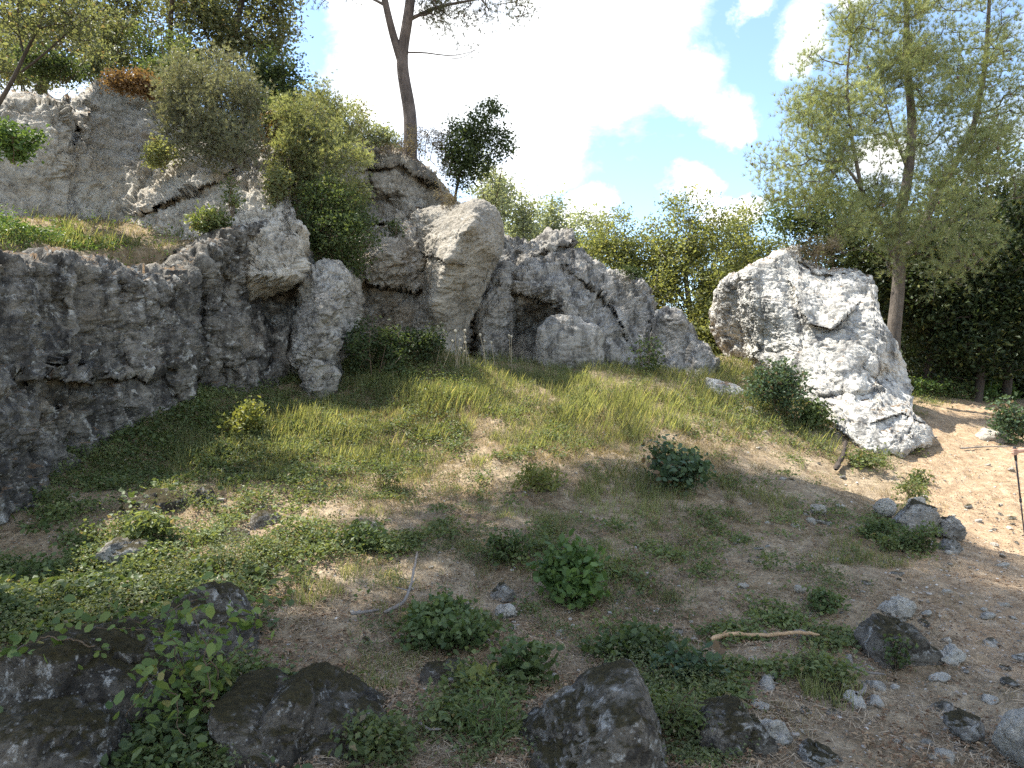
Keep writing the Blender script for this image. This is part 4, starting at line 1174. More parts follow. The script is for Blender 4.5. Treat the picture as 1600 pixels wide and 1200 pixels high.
# tall trees standing on the left plateau: their tops shade the foreground
for i, (tp, bl, lb_, sd) in enumerate([
    ([(-8.6, 10.6, 6.0), (-8.4, 10.3, 8.0), (-7.2, 9.2, 9.8), (-5.8, 8.2, 11.0)], [(over(.4, 5.7, 11), (1.3, 1.2, .8), 1), (over(.8, 4.8, 11.5), (1.2, 1.1, .8), 1), (over(1.6, 6.5, 12), (1.3, 1.2, .8), 1), (over(-.4, 4.0, 10.8), (1.1, 1.0, .7), .8)], 'tall oak at the left whose crown rises out of the photo', 1),
    ([(-6.9, 14.2, 6.4), (-6.8, 14.0, 8.6), (-5.6, 12.0, 11.2), (-4.6, 9.8, 13.2)], [(over(2.7, 7.4, 13), (1.3, 1.2, .8), 1), (over(3.7, 5.9, 14.5), (1.3, 1.2, .8), 1), (over(3.5, 7.1, 14.6), (1.2, 1.1, .8), 1), (over(2.5, 4.7, 13.5), (1.2, 1.2, .8), 1), (over(2.1, 5.8, 13.2), (1.2, 1.1, .8), 1), (over(1.5, 3.9, 13), (1.1, 1.1, .8), 1), (over(3.1, 4.4, 14), (1.1, 1.1, .8), .8)], 'second tall oak on the cliff top whose crown is above the photo', 2),
    ([(-9.4, 6.6, 5.6), (-9.0, 6.4, 7.6), (-7.6, 5.9, 9.2), (-5.8, 5.6, 11.4)], [(over(1.9, 3.2, 12.5), (1.1, 1.0, .8), 1), (over(.2, 3.0, 10.5), (1.2, 1.0, .8), 1), (over(-1, 3.1, 9.6), (1.2, 1.0, .8), 1), (over(-2.2, 3.1, 9.0), (1.2, 1.0, .8), 1), ((-5.9, 5.7, 10.6), (.9, .9, .6), .8)], 'tall oak beyond the left edge of the photo on the near plateau', 3)]):
    tp = [np.array(p, float) for p in tp]
    plant('oak_tree', lb_, 'tree', tp[0], [(tp, .055, .02)], [(np.array(c), r, w) for c, r, w in bl], 95 * len(bl), dict(type='oak', n=52, size=.10, sigma=.22), L_OAK, M_BARKD, 320 + sd, gap=.16, gscale=1.5, r0=.006)

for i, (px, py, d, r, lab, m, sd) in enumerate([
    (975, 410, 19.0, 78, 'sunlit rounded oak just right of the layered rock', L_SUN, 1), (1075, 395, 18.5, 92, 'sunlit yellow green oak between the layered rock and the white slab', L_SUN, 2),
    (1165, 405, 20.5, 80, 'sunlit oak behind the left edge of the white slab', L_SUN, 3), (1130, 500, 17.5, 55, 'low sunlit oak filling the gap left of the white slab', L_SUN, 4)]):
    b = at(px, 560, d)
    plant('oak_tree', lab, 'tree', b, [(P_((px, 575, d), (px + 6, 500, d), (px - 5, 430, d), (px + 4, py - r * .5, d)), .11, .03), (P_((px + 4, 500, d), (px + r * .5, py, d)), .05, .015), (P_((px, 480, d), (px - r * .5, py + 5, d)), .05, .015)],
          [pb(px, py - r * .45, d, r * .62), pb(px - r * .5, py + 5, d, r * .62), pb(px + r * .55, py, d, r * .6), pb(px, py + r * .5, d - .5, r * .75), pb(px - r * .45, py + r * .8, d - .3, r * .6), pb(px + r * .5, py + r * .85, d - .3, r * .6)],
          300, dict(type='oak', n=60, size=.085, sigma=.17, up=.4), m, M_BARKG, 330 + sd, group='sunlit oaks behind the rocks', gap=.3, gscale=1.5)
plant('oak_tree', 'dark green oak directly behind the top of the white slab', 'tree', at(1310, 520, 15.6),
      [(P_((1310, 560, 15.6), (1312, 470, 15.6), (1300, 400, 15.6), (1295, 350, 15.6)), .08, .03)],
      [pb(1290, 350, 15.6, 55), pb(1340, 390, 15.4, 55), pb(1260, 360, 15.8, 45), pb(1380, 440, 15.6, 55), pb(1330, 330, 15.8, 45), pb(1230, 330, 16, 40, .7, .7), pb(1370, 360, 16, 50)], 260, dict(type='oak', n=48, size=.085, sigma=.17), L_GREEN, M_BARKD, 340, gap=.1)
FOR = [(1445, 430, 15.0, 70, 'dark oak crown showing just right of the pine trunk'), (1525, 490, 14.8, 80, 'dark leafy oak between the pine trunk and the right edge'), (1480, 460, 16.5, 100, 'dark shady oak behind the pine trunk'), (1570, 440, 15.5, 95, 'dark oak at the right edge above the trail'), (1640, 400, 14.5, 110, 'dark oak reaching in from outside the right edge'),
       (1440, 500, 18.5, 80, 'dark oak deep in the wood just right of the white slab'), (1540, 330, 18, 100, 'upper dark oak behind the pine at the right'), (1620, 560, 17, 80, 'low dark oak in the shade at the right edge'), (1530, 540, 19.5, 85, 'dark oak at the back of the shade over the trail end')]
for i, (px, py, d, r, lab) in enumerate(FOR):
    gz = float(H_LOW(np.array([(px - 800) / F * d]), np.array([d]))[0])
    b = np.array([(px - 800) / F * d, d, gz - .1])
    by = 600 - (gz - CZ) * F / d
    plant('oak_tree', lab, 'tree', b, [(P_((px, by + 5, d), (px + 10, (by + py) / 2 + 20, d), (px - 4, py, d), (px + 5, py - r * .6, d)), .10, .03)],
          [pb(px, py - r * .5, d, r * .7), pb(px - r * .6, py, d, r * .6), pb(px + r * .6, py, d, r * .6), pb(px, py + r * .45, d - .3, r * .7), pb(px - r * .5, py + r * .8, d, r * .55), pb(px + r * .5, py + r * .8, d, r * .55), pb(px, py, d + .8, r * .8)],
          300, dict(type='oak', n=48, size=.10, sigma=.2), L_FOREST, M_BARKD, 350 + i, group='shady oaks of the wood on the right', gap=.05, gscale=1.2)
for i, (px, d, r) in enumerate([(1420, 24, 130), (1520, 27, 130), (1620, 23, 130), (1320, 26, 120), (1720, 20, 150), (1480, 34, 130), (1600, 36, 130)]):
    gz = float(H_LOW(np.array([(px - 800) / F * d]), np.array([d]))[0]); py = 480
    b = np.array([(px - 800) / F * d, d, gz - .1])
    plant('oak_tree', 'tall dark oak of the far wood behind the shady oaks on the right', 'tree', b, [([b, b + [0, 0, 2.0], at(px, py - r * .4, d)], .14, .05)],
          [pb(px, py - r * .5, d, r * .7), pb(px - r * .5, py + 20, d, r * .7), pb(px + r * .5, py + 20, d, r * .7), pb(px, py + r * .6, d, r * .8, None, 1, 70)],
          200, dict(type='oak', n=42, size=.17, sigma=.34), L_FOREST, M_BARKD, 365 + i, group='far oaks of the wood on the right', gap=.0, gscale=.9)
for i, (px, py, d, r, lab) in enumerate([(815, 335, 17.5, 34, 'thin pale young tree standing between the pillar and the layered rock'), (775, 295, 17.0, 26, 'pale wispy sapling right above the beige pillar'), (860, 352, 24, 40, 'far low grey green tree behind the layered rock'), (920, 365, 25, 36, 'far low tree between the layered rock and the sunlit oaks'), (800, 372, 22, 34, 'far hazy bush behind the thin pale tree')]):
    b = at(px, 470, d)
    plant('young_tree', lab, 'tree', b, [(P_((px, 480, d), (px + 3, py + r, d), (px, py - r * .8, d)), .035, .012)],
          [pb(px, py - r * .5, d, r * .55), pb(px - r * .4, py + r * .3, d, r * .6), pb(px + r * .4, py + r * .2, d, r * .55), pb(px, py + r * 1.0, d, r * .9)], 110, dict(type='oak', n=22 if i < 2 else 40, size=.085 if i < 2 else .12, sigma=.16 if i < 2 else .25), L_FAR, M_BARKG, 380 + i, gap=.2)
# ------------------------------------------------------------------ cliff-top plants
plant('juniper_bush', 'large grey green juniper bush hanging over the pale upper cliff', 'bush', at(372, 246, 10.5),
      [(P_((372, 262, 10.55), (350, 235, 10.4), (320, 190, 10.3), (300, 130, 10.3)), .03, .008), (P_((372, 250, 10.5), (345, 180, 10.3), (340, 120, 10.3)), .03, .008), (P_((374, 248, 10.5), (385, 190, 10.3), (370, 140, 10.3)), .03, .008), (P_((370, 252, 10.5), (310, 240, 10.2), (270, 200, 10.2)), .02, .006), (P_((376, 252, 10.5), (410, 225, 10.3)), .02, .006)],
      [pb(300, 140, 10.3, 46, .45), pb(345, 125, 10.4, 45, .45), pb(290, 190, 10.2, 42, .4), pb(345, 180, 10.2, 55, .5), pb(375, 160, 10.4, 40, .45), pb(370, 215, 10.2, 40, .4), pb(320, 225, 10.2, 35, .3), pb(270, 150, 10.3, 28, .3)],
      430, dict(type='needle', n=20, size=.055, sigma=.09, per=11, width=.008, up=.6, spread=.5), L_JUN, M_BARKG, 401, gap=.08, gscale=2.2, r0=.003)
plant('conifer_bush', 'pale yellow green feathery conifer on the rock right of the juniper', 'bush', at(470, 330, 11.2),
      [(P_((468, 340, 11.2), (480, 280, 11.1), (490, 220, 11.2)), .03, .008), (P_((470, 320, 11.2), (520, 270, 11.0), (560, 255, 11.0)), .016, .005), (P_((475, 300, 11.2), (450, 250, 11.1)), .016, .005), (P_((472, 325, 11.2), (520, 300, 11.0), (570, 290, 11.0)), .012, .004)],
      [pb(455, 185, 11.3, 34, .4), pb(490, 200, 11.3, 40, .4), pb(460, 235, 11.1, 36, .4), pb(510, 225, 11.2, 36, .4), pb(540, 250, 11.0, 36, .35, .9, 20), pb(480, 275, 11.0, 34, .35, .8), pb(530, 290, 10.9, 34, .3, .5, 16), pb(450, 280, 11.1, 26, .3, .8), pb(540, 190, 12.0, 36, .4, .7), pb(500, 160, 12.0, 34, .4, .7)],
      360, dict(type='needle', n=18, size=.06, sigma=.08, per=11, width=.010, up=.3), L_PALEJ, M_BARKG, 402, gap=.12, gscale=2.4, r0=.003)
plant('green_shrub', 'dense round green shrub growing from the ledge above the rock buttress', 'shrub', at(520, 400, 10.9),
      [(P_((520, 425, 10.9), (500, 370, 10.8), (480, 330, 10.8)), .02, .006), (P_((522, 420, 10.9), (530, 360, 10.8), (540, 320, 10.8)), .02, .006), (P_((525, 420, 10.9), (560, 385, 10.8)), .016, .005)],
      [pb(490, 335, 10.8, 36, .4), pb(535, 330, 10.8, 36, .4), pb(475, 372, 10.7, 30, .35), pb(520, 375, 10.6, 42, .4), pb(560, 372, 10.7, 34, .35), pb(545, 405, 10.7, 30, .3), pb(505, 305, 10.9, 30, .35), pb(555, 345, 10.8, 24, .3)],
      330, dict(type='small', n=42, size=.042, sigma=.085, up=.5), L_GREEN, M_TWIG, 403, gap=.05, gscale=2.5, r0=.003)
plant('oak_sapling', 'small dark holm oak leaning right beside the lone pine', 'tree', at(712, 285, 13.4),
      [(P_((706, 350, 13.5), (712, 300, 13.4), (720, 260, 13.4), (745, 215, 13.4), (765, 170, 13.4)), .035, .008), (P_((722, 255, 13.4), (755, 240, 13.3), (795, 238, 13.3)), .016, .004), (P_((716, 270, 13.4), (700, 225, 13.4), (704, 190, 13.4)), .02, .005), (P_((730, 240, 13.4), (770, 215, 13.4)), .014, .004)],
      [pb(762, 172, 13.4, 17, .25), pb(745, 205, 13.4, 28, .35), pb(775, 215, 13.4, 20, .3), pb(720, 235, 13.4, 32, .4), pb(750, 248, 13.3, 26, .35), pb(793, 238, 13.3, 14, .2, .7, 9), pb(708, 200, 13.4, 14, .2, .6), pb(725, 268, 13.3, 24, .3)],
      200, dict(type='oak', n=38, size=.06, sigma=.085, up=.4), L_DARK, M_BARKD, 404, gap=.05, gscale=2.5, r0=.003)
plant('dry_bush', 'dry grey brown brushwood around the foot of the lone pine', 'bush', at(650, 240, 13.5),
      [(P_((640 + k, 250, 13.5), (628 + 1.5 * k, 220, 13.4), (600 + 3 * k, 200, 13.4)), .008, .003) for k in (0, 8, 16, 24, 32)],
      [pb(610, 222, 13.5, 26, .3, 1, 14), pb(650, 220, 13.3, 28, .3, 1, 20), pb(684, 222, 13.4, 24, .3, 1, 22), pb(700, 262, 13.3, 18, .2)], 230, dict(type='long', n=14, size=.05, sigma=.07, up=0), L_BROWN, M_BARKG, 405, gap=.0, r0=.0025)
plant('dry_bush', 'rust orange dry bush on the lip of the shaded upper cliff', 'bush', at(205, 145, 10.6),
      [(P_((205 + k, 150, 10.6), (205 + 2 * k, 130, 10.5), (205 + 3 * k, 112, 10.5)), .006, .003) for k in (-10, -4, 3, 9)],
      [pb(190, 130, 10.5, 26, .25, 1, 14), pb(220, 130, 10.5, 26, .25, 1, 16), pb(238, 140, 10.5, 14, .2)], 170, dict(type='small', n=18, size=.045, sigma=.06), L_RUST, M_TWIG, 406, gap=.0, r0=.0025)
shrub('green_bush', 'pale willowy bush between the lone pine and the beige pillar', 765, 345, 70, 110, L_FAR, .06, 1500, 407, d=14.2, cat='bush', type_='oak', gap=.2)
shrub('dry_bush', 'thin straw coloured bush sprouting behind the beige pillar', 695, 340, 46, 62, L_BROWN, .045, 700, 408, d=12.4, cat='bush', type_='long', gap=.1)
shrub('ivy_bush', 'bright green ivy patch on the left end of the upper cliff', 22, 250, 80, 62, L_BRIGHT, .05, 1600, 409, d=7.9, cat='ivy', gap=.0, depth=.25)
shrub('green_bush', 'dark green bush on the cliff top below the sparse oak', 95, 128, 120, 50, L_DARK, .05, 2600, 410, d=10.2, cat='bush', gap=.05)
shrub('green_bush', 'mid green bush behind the rust orange bush', 255, 150, 90, 70, L_GREEN, .05, 2000, 411, d=11.2, cat='bush', gap=.05)
shrub('green_bush', 'small green sprig hanging in the crack below the juniper', 365, 335, 34, 66, L_HERB, .045, 420, 412, d=10.2, cat='bush', gap=.05, depth=.15)
shrub('dry_bush', 'dry reddish bush at the crest of the cliff between juniper and pale conifer', 425, 250, 90, 90, L_RUST, .05, 700, 413, d=11.4, cat='bush', gap=.1)
shrub('green_bush', 'small bush on the step between middle wall and pillar', 615, 395, 40, 60, L_DARK, .04, 500, 414, d=11.9, cat='bush', gap=.05)
shrub('dry_bush', 'dry brown bush on top of the white slab', 1275, 425, 90, 62, L_BROWN, .05, 1800, 415, d=12.6, cat='bush', type_='long', gap=.0)
shrub('green_bush', 'round green bush on the right shoulder of the layered rock', 988, 440, 44, 30, L_GREEN, .04, 700, 416, d=13.4, cat='bush', gap=.0)

for i, (px, py, w, h, m, d, lab) in enumerate([
    (45, 150, 150, 130, L_OAK, 12.2, 'tall dull oak scrub on the cliff top near the left edge'), (165, 140, 120, 120, L_OAK, 12.4, 'tall dull oak scrub behind the rust orange bush'), (262, 165, 120, 140, L_GREEN, 12.6, 'tall green scrub on the cliff top left of the juniper'), (505, 215, 80, 80, L_OAK, 12.8, 'dull scrub on the ridge above the pale conifer'),
    (250, 262, 60, 44, L_PALEJ, 10.9, 'pale sprig rooted in the upper cliff left of the juniper'), (455, 300, 70, 80, L_OAK, 10.9, 'dull scrub trailing down the rock below the pale conifer'), (545, 330, 70, 60, L_PALEJ, 12.0, 'pale scrub spilling over the middle wall'), (20, 140, 110, 50, L_OAK, 11.4, 'dull green bush above the ivy at the left edge'), (150, 128, 80, 50, L_OAK, 11.0, 'dull green bush left of the rust orange bush'), (300, 170, 100, 90, L_OAK, 11.6, 'dull oak scrub behind the juniper'),
    (410, 215, 90, 90, L_DARK, 11.6, 'dark scrub between the juniper and the pale conifer'), (540, 222, 80, 70, L_PALEJ, 12.8, 'pale green scrub on the ridge right of the pale conifer'), (590, 236, 60, 44, L_FAR, 13.2, 'pale scrub on the ridge left of the lone pine'), (335, 372, 70, 40, L_HERB, 9.7, 'green tuft on the right end of the grassy ledge'), (430, 330, 50, 70, L_PALEJ, 10.6, 'pale sprig on the cliff corner beside the green shrub')]):
    shrub('green_bush', lab, px, py, w, h, m, .055, 1500 if h < 100 else 4500, 430 + i, d=d, cat='bush', type_='oak', gap=.12)

# ------------------------------------------------------------------ shrubs on the mound
shrub('leafy_shrub', 'dark shrub in the recess between the rock buttress and the pillar', 585, 590, 110, 100, L_DARK, .05, 3800, 501, type_='oak', gap=.0)
shrub('leafy_shrub', 'low dark shrub at the foot of the beige pillar', 655, 568, 80, 58, L_DARK, .045, 2200, 502, type_='oak', gap=.0)
shrub('leafy_shrub', 'green oak shrub with a few rusty leaves against the white slab', 1222, 655, 110, 95, L_BLUE, .055, 3600, 503, type_='oak', gap=.03)
shrub('leafy_shrub', 'low green shrub at the foot of the white slab beside the oak shrub', 1268, 672, 60, 48, L_GREEN, .05, 1300, 504, gap=.0)
shrub('leafy_shrub', 'bluish green oak seedling clump on the mound in the shadow edge', 1062, 764, 118, 66, L_BLUE, .06, 1500, 505, type_='broad', gap=.03)
shrub('leafy_shrub', 'bright green bramble bush in the middle of the slope', 890, 938, 100, 84, L_BRIGHT, .055, 1500, 506, type_='broad', gap=.02)
shrub('leafy_shrub', 'wide low green plant left of the bright bramble bush', 695, 1000, 140, 58, L_GREEN, .042, 2100, 507, type_='broad', gap=.03)
shrub('leafy_shrub', 'small leafy plant behind the triangular boulder', 818, 1066, 72, 60, L_GREEN, .045, 600, 508, type_='broad', gap=.03)
shrub('leafy_shrub', 'dark trailing plant behind the top of the triangular boulder', 985, 1026, 130, 42, L_GREEN, .04, 1300, 509, type_='broad', gap=.03)
shrub('leafy_shrub', 'bluish leafy plant right of the triangular boulder', 1078, 1072, 84, 56, L_BLUE, .05, 620, 510, type_='broad', gap=.03)
shrub('leafy_shrub', 'dark green dwarf shrub in front of the rock heap by the trail', 1436, 868, 60, 48, L_GREEN, .026, 1500, 511, gap=.0)
shrub('leafy_shrub', 'low green shrub left of the rock heap by the trail', 1376, 838, 50, 34, L_GREEN, .028, 900, 512, gap=.0)
shrub('leafy_shrub', 'yellowish green sprigs growing among the heap of rocks', 1422, 788, 40, 42, L_HERB, .03, 600, 513, gap=.0)
shrub('leafy_shrub', 'small green clump just below the rock heap shrubs', 1384, 862, 28, 20, L_HERB, .026, 300, 514, gap=.0)
shrub('leafy_shrub', 'grey green sage shrub at the right edge of the sunny trail', 1586, 690, 74, 64, L_BLUE, .06, 1500, 515, gap=.0)
shrub('leafy_shrub', 'yellow green bush at the edge of the cliff shade on the left', 382, 684, 80, 54, L_YEL, .05, 1300, 516, type_='oak', gap=.0)
shrub('leafy_shrub', 'green weed draped over the pale stone on the left slope', 560, 860, 74, 46, L_GREEN, .04, 900, 517, gap=.0)
shrub('leafy_shrub', 'low round green weed in the straw right of the middle', 1282, 960, 58, 32, L_GREEN, .03, 700, 518, gap=.0)
shrub('leafy_shrub', 'pale green weed at the toe of the white slab', 1358, 738, 46, 26, L_HERB, .05, 420, 519, gap=.0)
shrub('leafy_shrub', 'sunlit pale weed on the trail edge below the slab toe', 1437, 758, 30, 22, L_HERB, .045, 260, 520, gap=.0)
shrub('leafy_shrub', 'yellowish sprouting plant in the middle of the slope', 850, 770, 90, 50, L_YEL, .045, 620, 521, type_='oak', gap=.05)
shrub('leafy_shrub', 'small green plant with yellow tips above the bramble bush', 795, 880, 66, 54, L_GREEN, .045, 520, 522, type_='oak', gap=.05)
shrub('leafy_shrub', 'green nettle clump below the grey boulders on the left slope', 235, 865, 90, 66, L_HERB, .055, 640, 523, type_='oak', gap=.05)
shrub('leafy_shrub', 'grass green bush on the slope under the rock buttress', 600, 760, 74, 56, L_HERB, .045, 900, 524, type_='long', gap=.05)
shrub('leafy_shrub', 'tall bright weed in front of the layered rock', 1010, 588, 46, 70, L_GREEN, .06, 500, 525, type_='oak', gap=.05)
shrub('leafy_shrub', 'low sprig on the face of the dark pointed boulder', 1402, 1040, 34, 48, L_GREEN, .026, 240, 526, gap=.05, base=at(1402, 1042, 4.12), depth=.05)
shrub('leafy_shrub', 'yellow leaved plant between the speckled and triangular boulders', 745, 1092, 60, 40, L_YEL, .04, 200, 527, type_='broad', gap=.05)
shrub('leafy_shrub', 'leafy weed in front of the triangular boulder at its left', 760, 1170, 110, 90, L_GREEN, .04, 700, 528, type_='long', gap=.05)
shrub('leafy_shrub', 'dry yellowish weed right of the triangular boulder', 1068, 1160, 60, 80, L_HERB, .035, 500, 529, type_='long', gap=.05)
shrub('leafy_shrub', 'fine grey weed beside the path at the bottom right', 1268, 1060, 80, 44, L_HERB, .022, 700, 530, type_='long', gap=.0)
for k, (px, py, w, h) in enumerate([(1445, 640, 70, 36), (1490, 640, 70, 30), (1530, 645, 60, 36), (1475, 620, 90, 30), (1560, 640, 60, 40), (1430, 625, 40, 26)]):
    d = 14.5 + .4 * k
    shrub('undergrowth_plant', 'green undergrowth plant at the dark wood edge behind the trail', px, py, w, h, L_GREEN if k % 2 else L_BRIGHT, .07, 600, 540 + k, base=np.array([(px - 800) / F * d, d, float(H(np.array([(px - 800) / F * d]), np.array([d]))[0])]), cat='plant', group='undergrowth along the wood edge', gap=.0)

# creeper on the left foreground boulders: winding stems with big leaves
def creeper():
    rng = np.random.default_rng(77)
    base = at(330, 1075, 3.55)
    root = empty('creeper', base, 'broad leaved creeper trailing over the left foreground boulders', 'creeper')
    st, lf = Bag(), Bag()
    runs = [[(290, 1080, 3.5), (320, 1000, 3.4), (370, 960, 3.35), (420, 968, 3.35)], [(300, 1080, 3.5), (260, 1010, 3.3), (200, 985, 3.25), (130, 990, 3.2)], [(320, 1090, 3.4), (350, 1040, 3.25), (390, 1000, 3.3), (400, 960, 3.35)],
            [(300, 1100, 3.3), (285, 1040, 3.15), (250, 1000, 3.15)], [(340, 1100, 3.3), (330, 1040, 3.15), (300, 990, 3.2), (280, 950, 3.4)], [(200, 1120, 3.05), (230, 1060, 3.0), (280, 1020, 3.05)], [(310, 1120, 3.2), (345, 1080, 3.1), (330, 1020, 3.15), (360, 985, 3.2)],
            [(150, 1010, 3.2), (90, 985, 3.25), (20, 1000, 3.3)], [(330, 930, 3.7), (280, 940, 3.6), (230, 960, 3.5), (170, 950, 3.6)], [(320, 1110, 3.2), (300, 1150, 3.1), (330, 1190, 3.0)], [(250, 1050, 3.05), (280, 1080, 3.0), (300, 1130, 2.95)]]
    for r in runs:
        P = smooth_path(P_(*r), 26) + np.cumsum(rng.normal(size=(26, 3)) * .006, 0)
        V, q = tube(P, np.linspace(.0042, .002, 26), 5); st.add(V, q)
        C = P[rng.integers(0, 26, 48)] + rng.normal(size=(48, 3)) * np.array([.05, .05, .045]) + np.array([0, -.02, .02])
        V, q = leaves(C, .048, rng, 'broad', .55, .45); lf.add(V, q)
    obj('stem', st.mesh('stem', base), M_TWIG, root)
    obj('foliage', lf.mesh('foliage', base, False), leaf_mat('creeper_leaf', (.07, .12, .03), (.17, .23, .065), (.26, .24, .08), .4), root)


creeper()

# ------------------------------------------------------------------ ground cover
def density(blobs, px, py):
    out = np.zeros(px.shape)
    for x, y, rx, ry, w in blobs:
        out += w * np.exp(-(((px - x) / rx) ** 2 + ((py - y) / ry) ** 2))
    return np.clip(out, 0, 1)


def scatter_px(n, blobs, rng, nscale=2.2, thr=-.05, soft=.25, y0=545, seed=9, bare=True):
    """points on the ground, as dense as the blobs say, broken into clumps by noise"""
    px = rng.uniform(-120, 1720, n); py = rng.uniform(y0, 1240, n)
    D = density(blobs, px, py)
    k = D > .03
    P = ground_px(px[k], py[k]); D = D[k]
    ok = ~np.isnan(P[:, 0]); P, D = P[ok], D[ok]
    nz = fbm(P * nscale, 3, seed) * 1.5 + fbm(P * nscale * .35, 2, seed + 5) * .5
    m = sm(-soft, soft, nz - (.62 - 1.05 * D) - thr) * (.45 + .55 * D)
    m = m * (1 - .95 * sm(-.2, .5, path_mask(P[:, 0], P[:, 1]))) if bare else m
    P = P[rng.random(len(P)) < m]
    # keep clear of the cliff foot step
    return P[sdist(Z1, P[:, 0], P[:, 1]) < -.05]


GRASS = [(700, 590, 200, 36, .95), (880, 615, 240, 50, 1.0), (1040, 632, 130, 50, .9), (560, 650, 150, 50, .62), (430, 700, 150, 45, .42), (850, 690, 140, 36, .5), (640, 710, 130, 44, .42), (940, 765, 110, 34, .48), (300, 780, 150, 50, .28), (120, 900, 150, 45, .30), (600, 755, 90, 36, .52), (1120, 575, 80, 30, .9),
         (800, 830, 220, 60, .24), (1000, 860, 180, 60, .14), (1200, 690, 120, 40, .26), (1320, 880, 70, 30, .26), (1460, 630, 80, 16, .6), (1280, 1090, 40, 16, .4), (1160, 790, 100, 44, .28), (500, 920, 180, 50, .2), (1240, 960, 110, 40, .12), (720, 1060, 180, 50, .16)]
HERB = [(300, 690, 170, 60, .75), (180, 760, 140, 55, .45), (420, 640, 160, 50, .9), (560, 600, 120, 45, .85), (680, 590, 160, 40, .75), (830, 610, 160, 45, .55), (430, 740, 150, 50, .48), (100, 900, 200, 46, .72), (320, 880, 170, 46, .46), (60, 950, 120, 45, .75), (250, 930, 120, 36, .5), (560, 720, 140, 44, .34), (720, 700, 120, 36, .24), (900, 690, 130, 36, .22),
        (1060, 640, 120, 50, .46), (1180, 650, 80, 36, .55), (1150, 580, 70, 40, .7), (650, 840, 160, 50, .26), (860, 860, 180, 60, .22), (520, 870, 130, 40, .36), (700, 990, 120, 36, .26), (940, 1010, 110, 30, .28), (820, 1130, 180, 40, .22), (1080, 1110, 60, 60, .3), (300, 1130, 150, 70, .36), (620, 1190, 110, 30, .38), (1240, 960, 120, 50, .12), (1300, 720, 110, 26, .25), (1400, 830, 90, 36, .3), (1150, 830, 120, 50, .18), (1480, 632, 90, 14, .7), (180, 1200, 240, 36, .38)]
HERB = HERB + SPOTS + [(640, 700, 180, 40, .16), (800, 690, 180, 40, .16)]
IVY = [(300, 690, 170, 65, .6), (180, 770, 130, 60, .6), (400, 650, 120, 40, .5), (80, 930, 180, 60, .7), (250, 940, 130, 50, .6), (560, 600, 80, 30, .5), (180, 1190, 240, 50, .36), (330, 1110, 150, 80, .4)]


def make_grass(name, n, blobs, hgt, wid, mat, seed, label, thr=0, nscale=3.0, pts=None, lean=.6, y0=545):
    rng = np.random.default_rng(seed)
    P = scatter_px(n, blobs, rng, nscale, thr, .22, y0, seed) if pts is None else pts
    per = 5
    C = np.repeat(P, per, 0); n = len(C)
    C[:, :2] += rng.normal(size=(n, 2)) * .022
    hm = hgt * (.42 + .58 * sm(5.5, 8.5, C[:, 1])) * (.45 + .9 * rng.random(n)) * (.7 + .6 * sm(-.4, .4, fbm(C * 1.1, 2, seed + 1)))
    a = rng.random(n) * 2 * PI; ln = lean * rng.random(n) ** .7
    tip = np.stack([np.cos(a) * ln, np.sin(a) * ln, np.sqrt(1 - np.minimum(ln, .95) ** 2)], -1) * hm[:, None]
    s = np.stack([-np.sin(a), np.cos(a), 0 * a], -1) * (wid * (.7 + .6 * rng.random(n)))[:, None] * .5
    mid = tip * .55 + np.array([0, 0, .06])[None] * hm[:, None]
    C[:, 2] -= .01
    V = np.stack([C - s, C + s, C + mid + s * .8, C + tip, C + mid - s * .8], 1).reshape(-1, 3)
    me = new_mesh(name, V, np.arange(n * 5).reshape(n, 5))
    return tag(obj(name, me, mat), label, None, None, 'stuff')


def make_herb(name, n, blobs, size, mat, seed, label, type_='small', per=9, spread=.05, hgt=.07, thr=0, nscale=3.4, pts=None, y0=545):
    rng = np.random.default_rng(seed)
    P = scatter_px(n, blobs, rng, nscale, thr, .2, y0, seed) if pts is None else pts
    C = np.repeat(P, per, 0)
    C = C + rng.normal(size=C.shape) * np.array([spread, spread, 0])
    hh = hgt * (.5 + sm(-.3, .5, fbm(C * 1.6, 2, seed + 3)))
    C[:, 2] += rng.random(len(C)) * hh * 1.3 + .004
    V, q = leaves(C, size, rng, type_, .7, .5)
    return tag(obj(name, new_mesh(name, V, q, False), mat), label, None, None, 'stuff')


make_grass('grass', 100000, GRASS, .165, .0045, L_GRASS, 601, 'yellow green grass growing over the mound and slope')
make_grass('dry_grass', 100000, [(x, y + 10, rx * 1.35, ry * 1.35, w * .85) for x, y, rx, ry, w in GRASS] + [(900, 850, 700, 220, .28)], .075, .0032, L_DRY, 602, 'thin straw coloured dry grass among the green', thr=.0, lean=.8)
make_herb('ground_cover', 110000, HERB, .030, L_HERB, 603, 'low leafy green weeds covering the shaded slope')
make_herb('ground_ivy', 30000, IVY, .042, L_GREEN, 604, 'darker leafy creeping weeds below the left cliff', type_='broad', per=7, spread=.06)
make_herb('fine_weeds', 60000, [(x, y, rx * 1.1, ry * 1.1, w * .9) for x, y, rx, ry, w in HERB], .017, L_HERB2, 605, 'fine small leaved weeds among the grass', per=12, spread=.04)

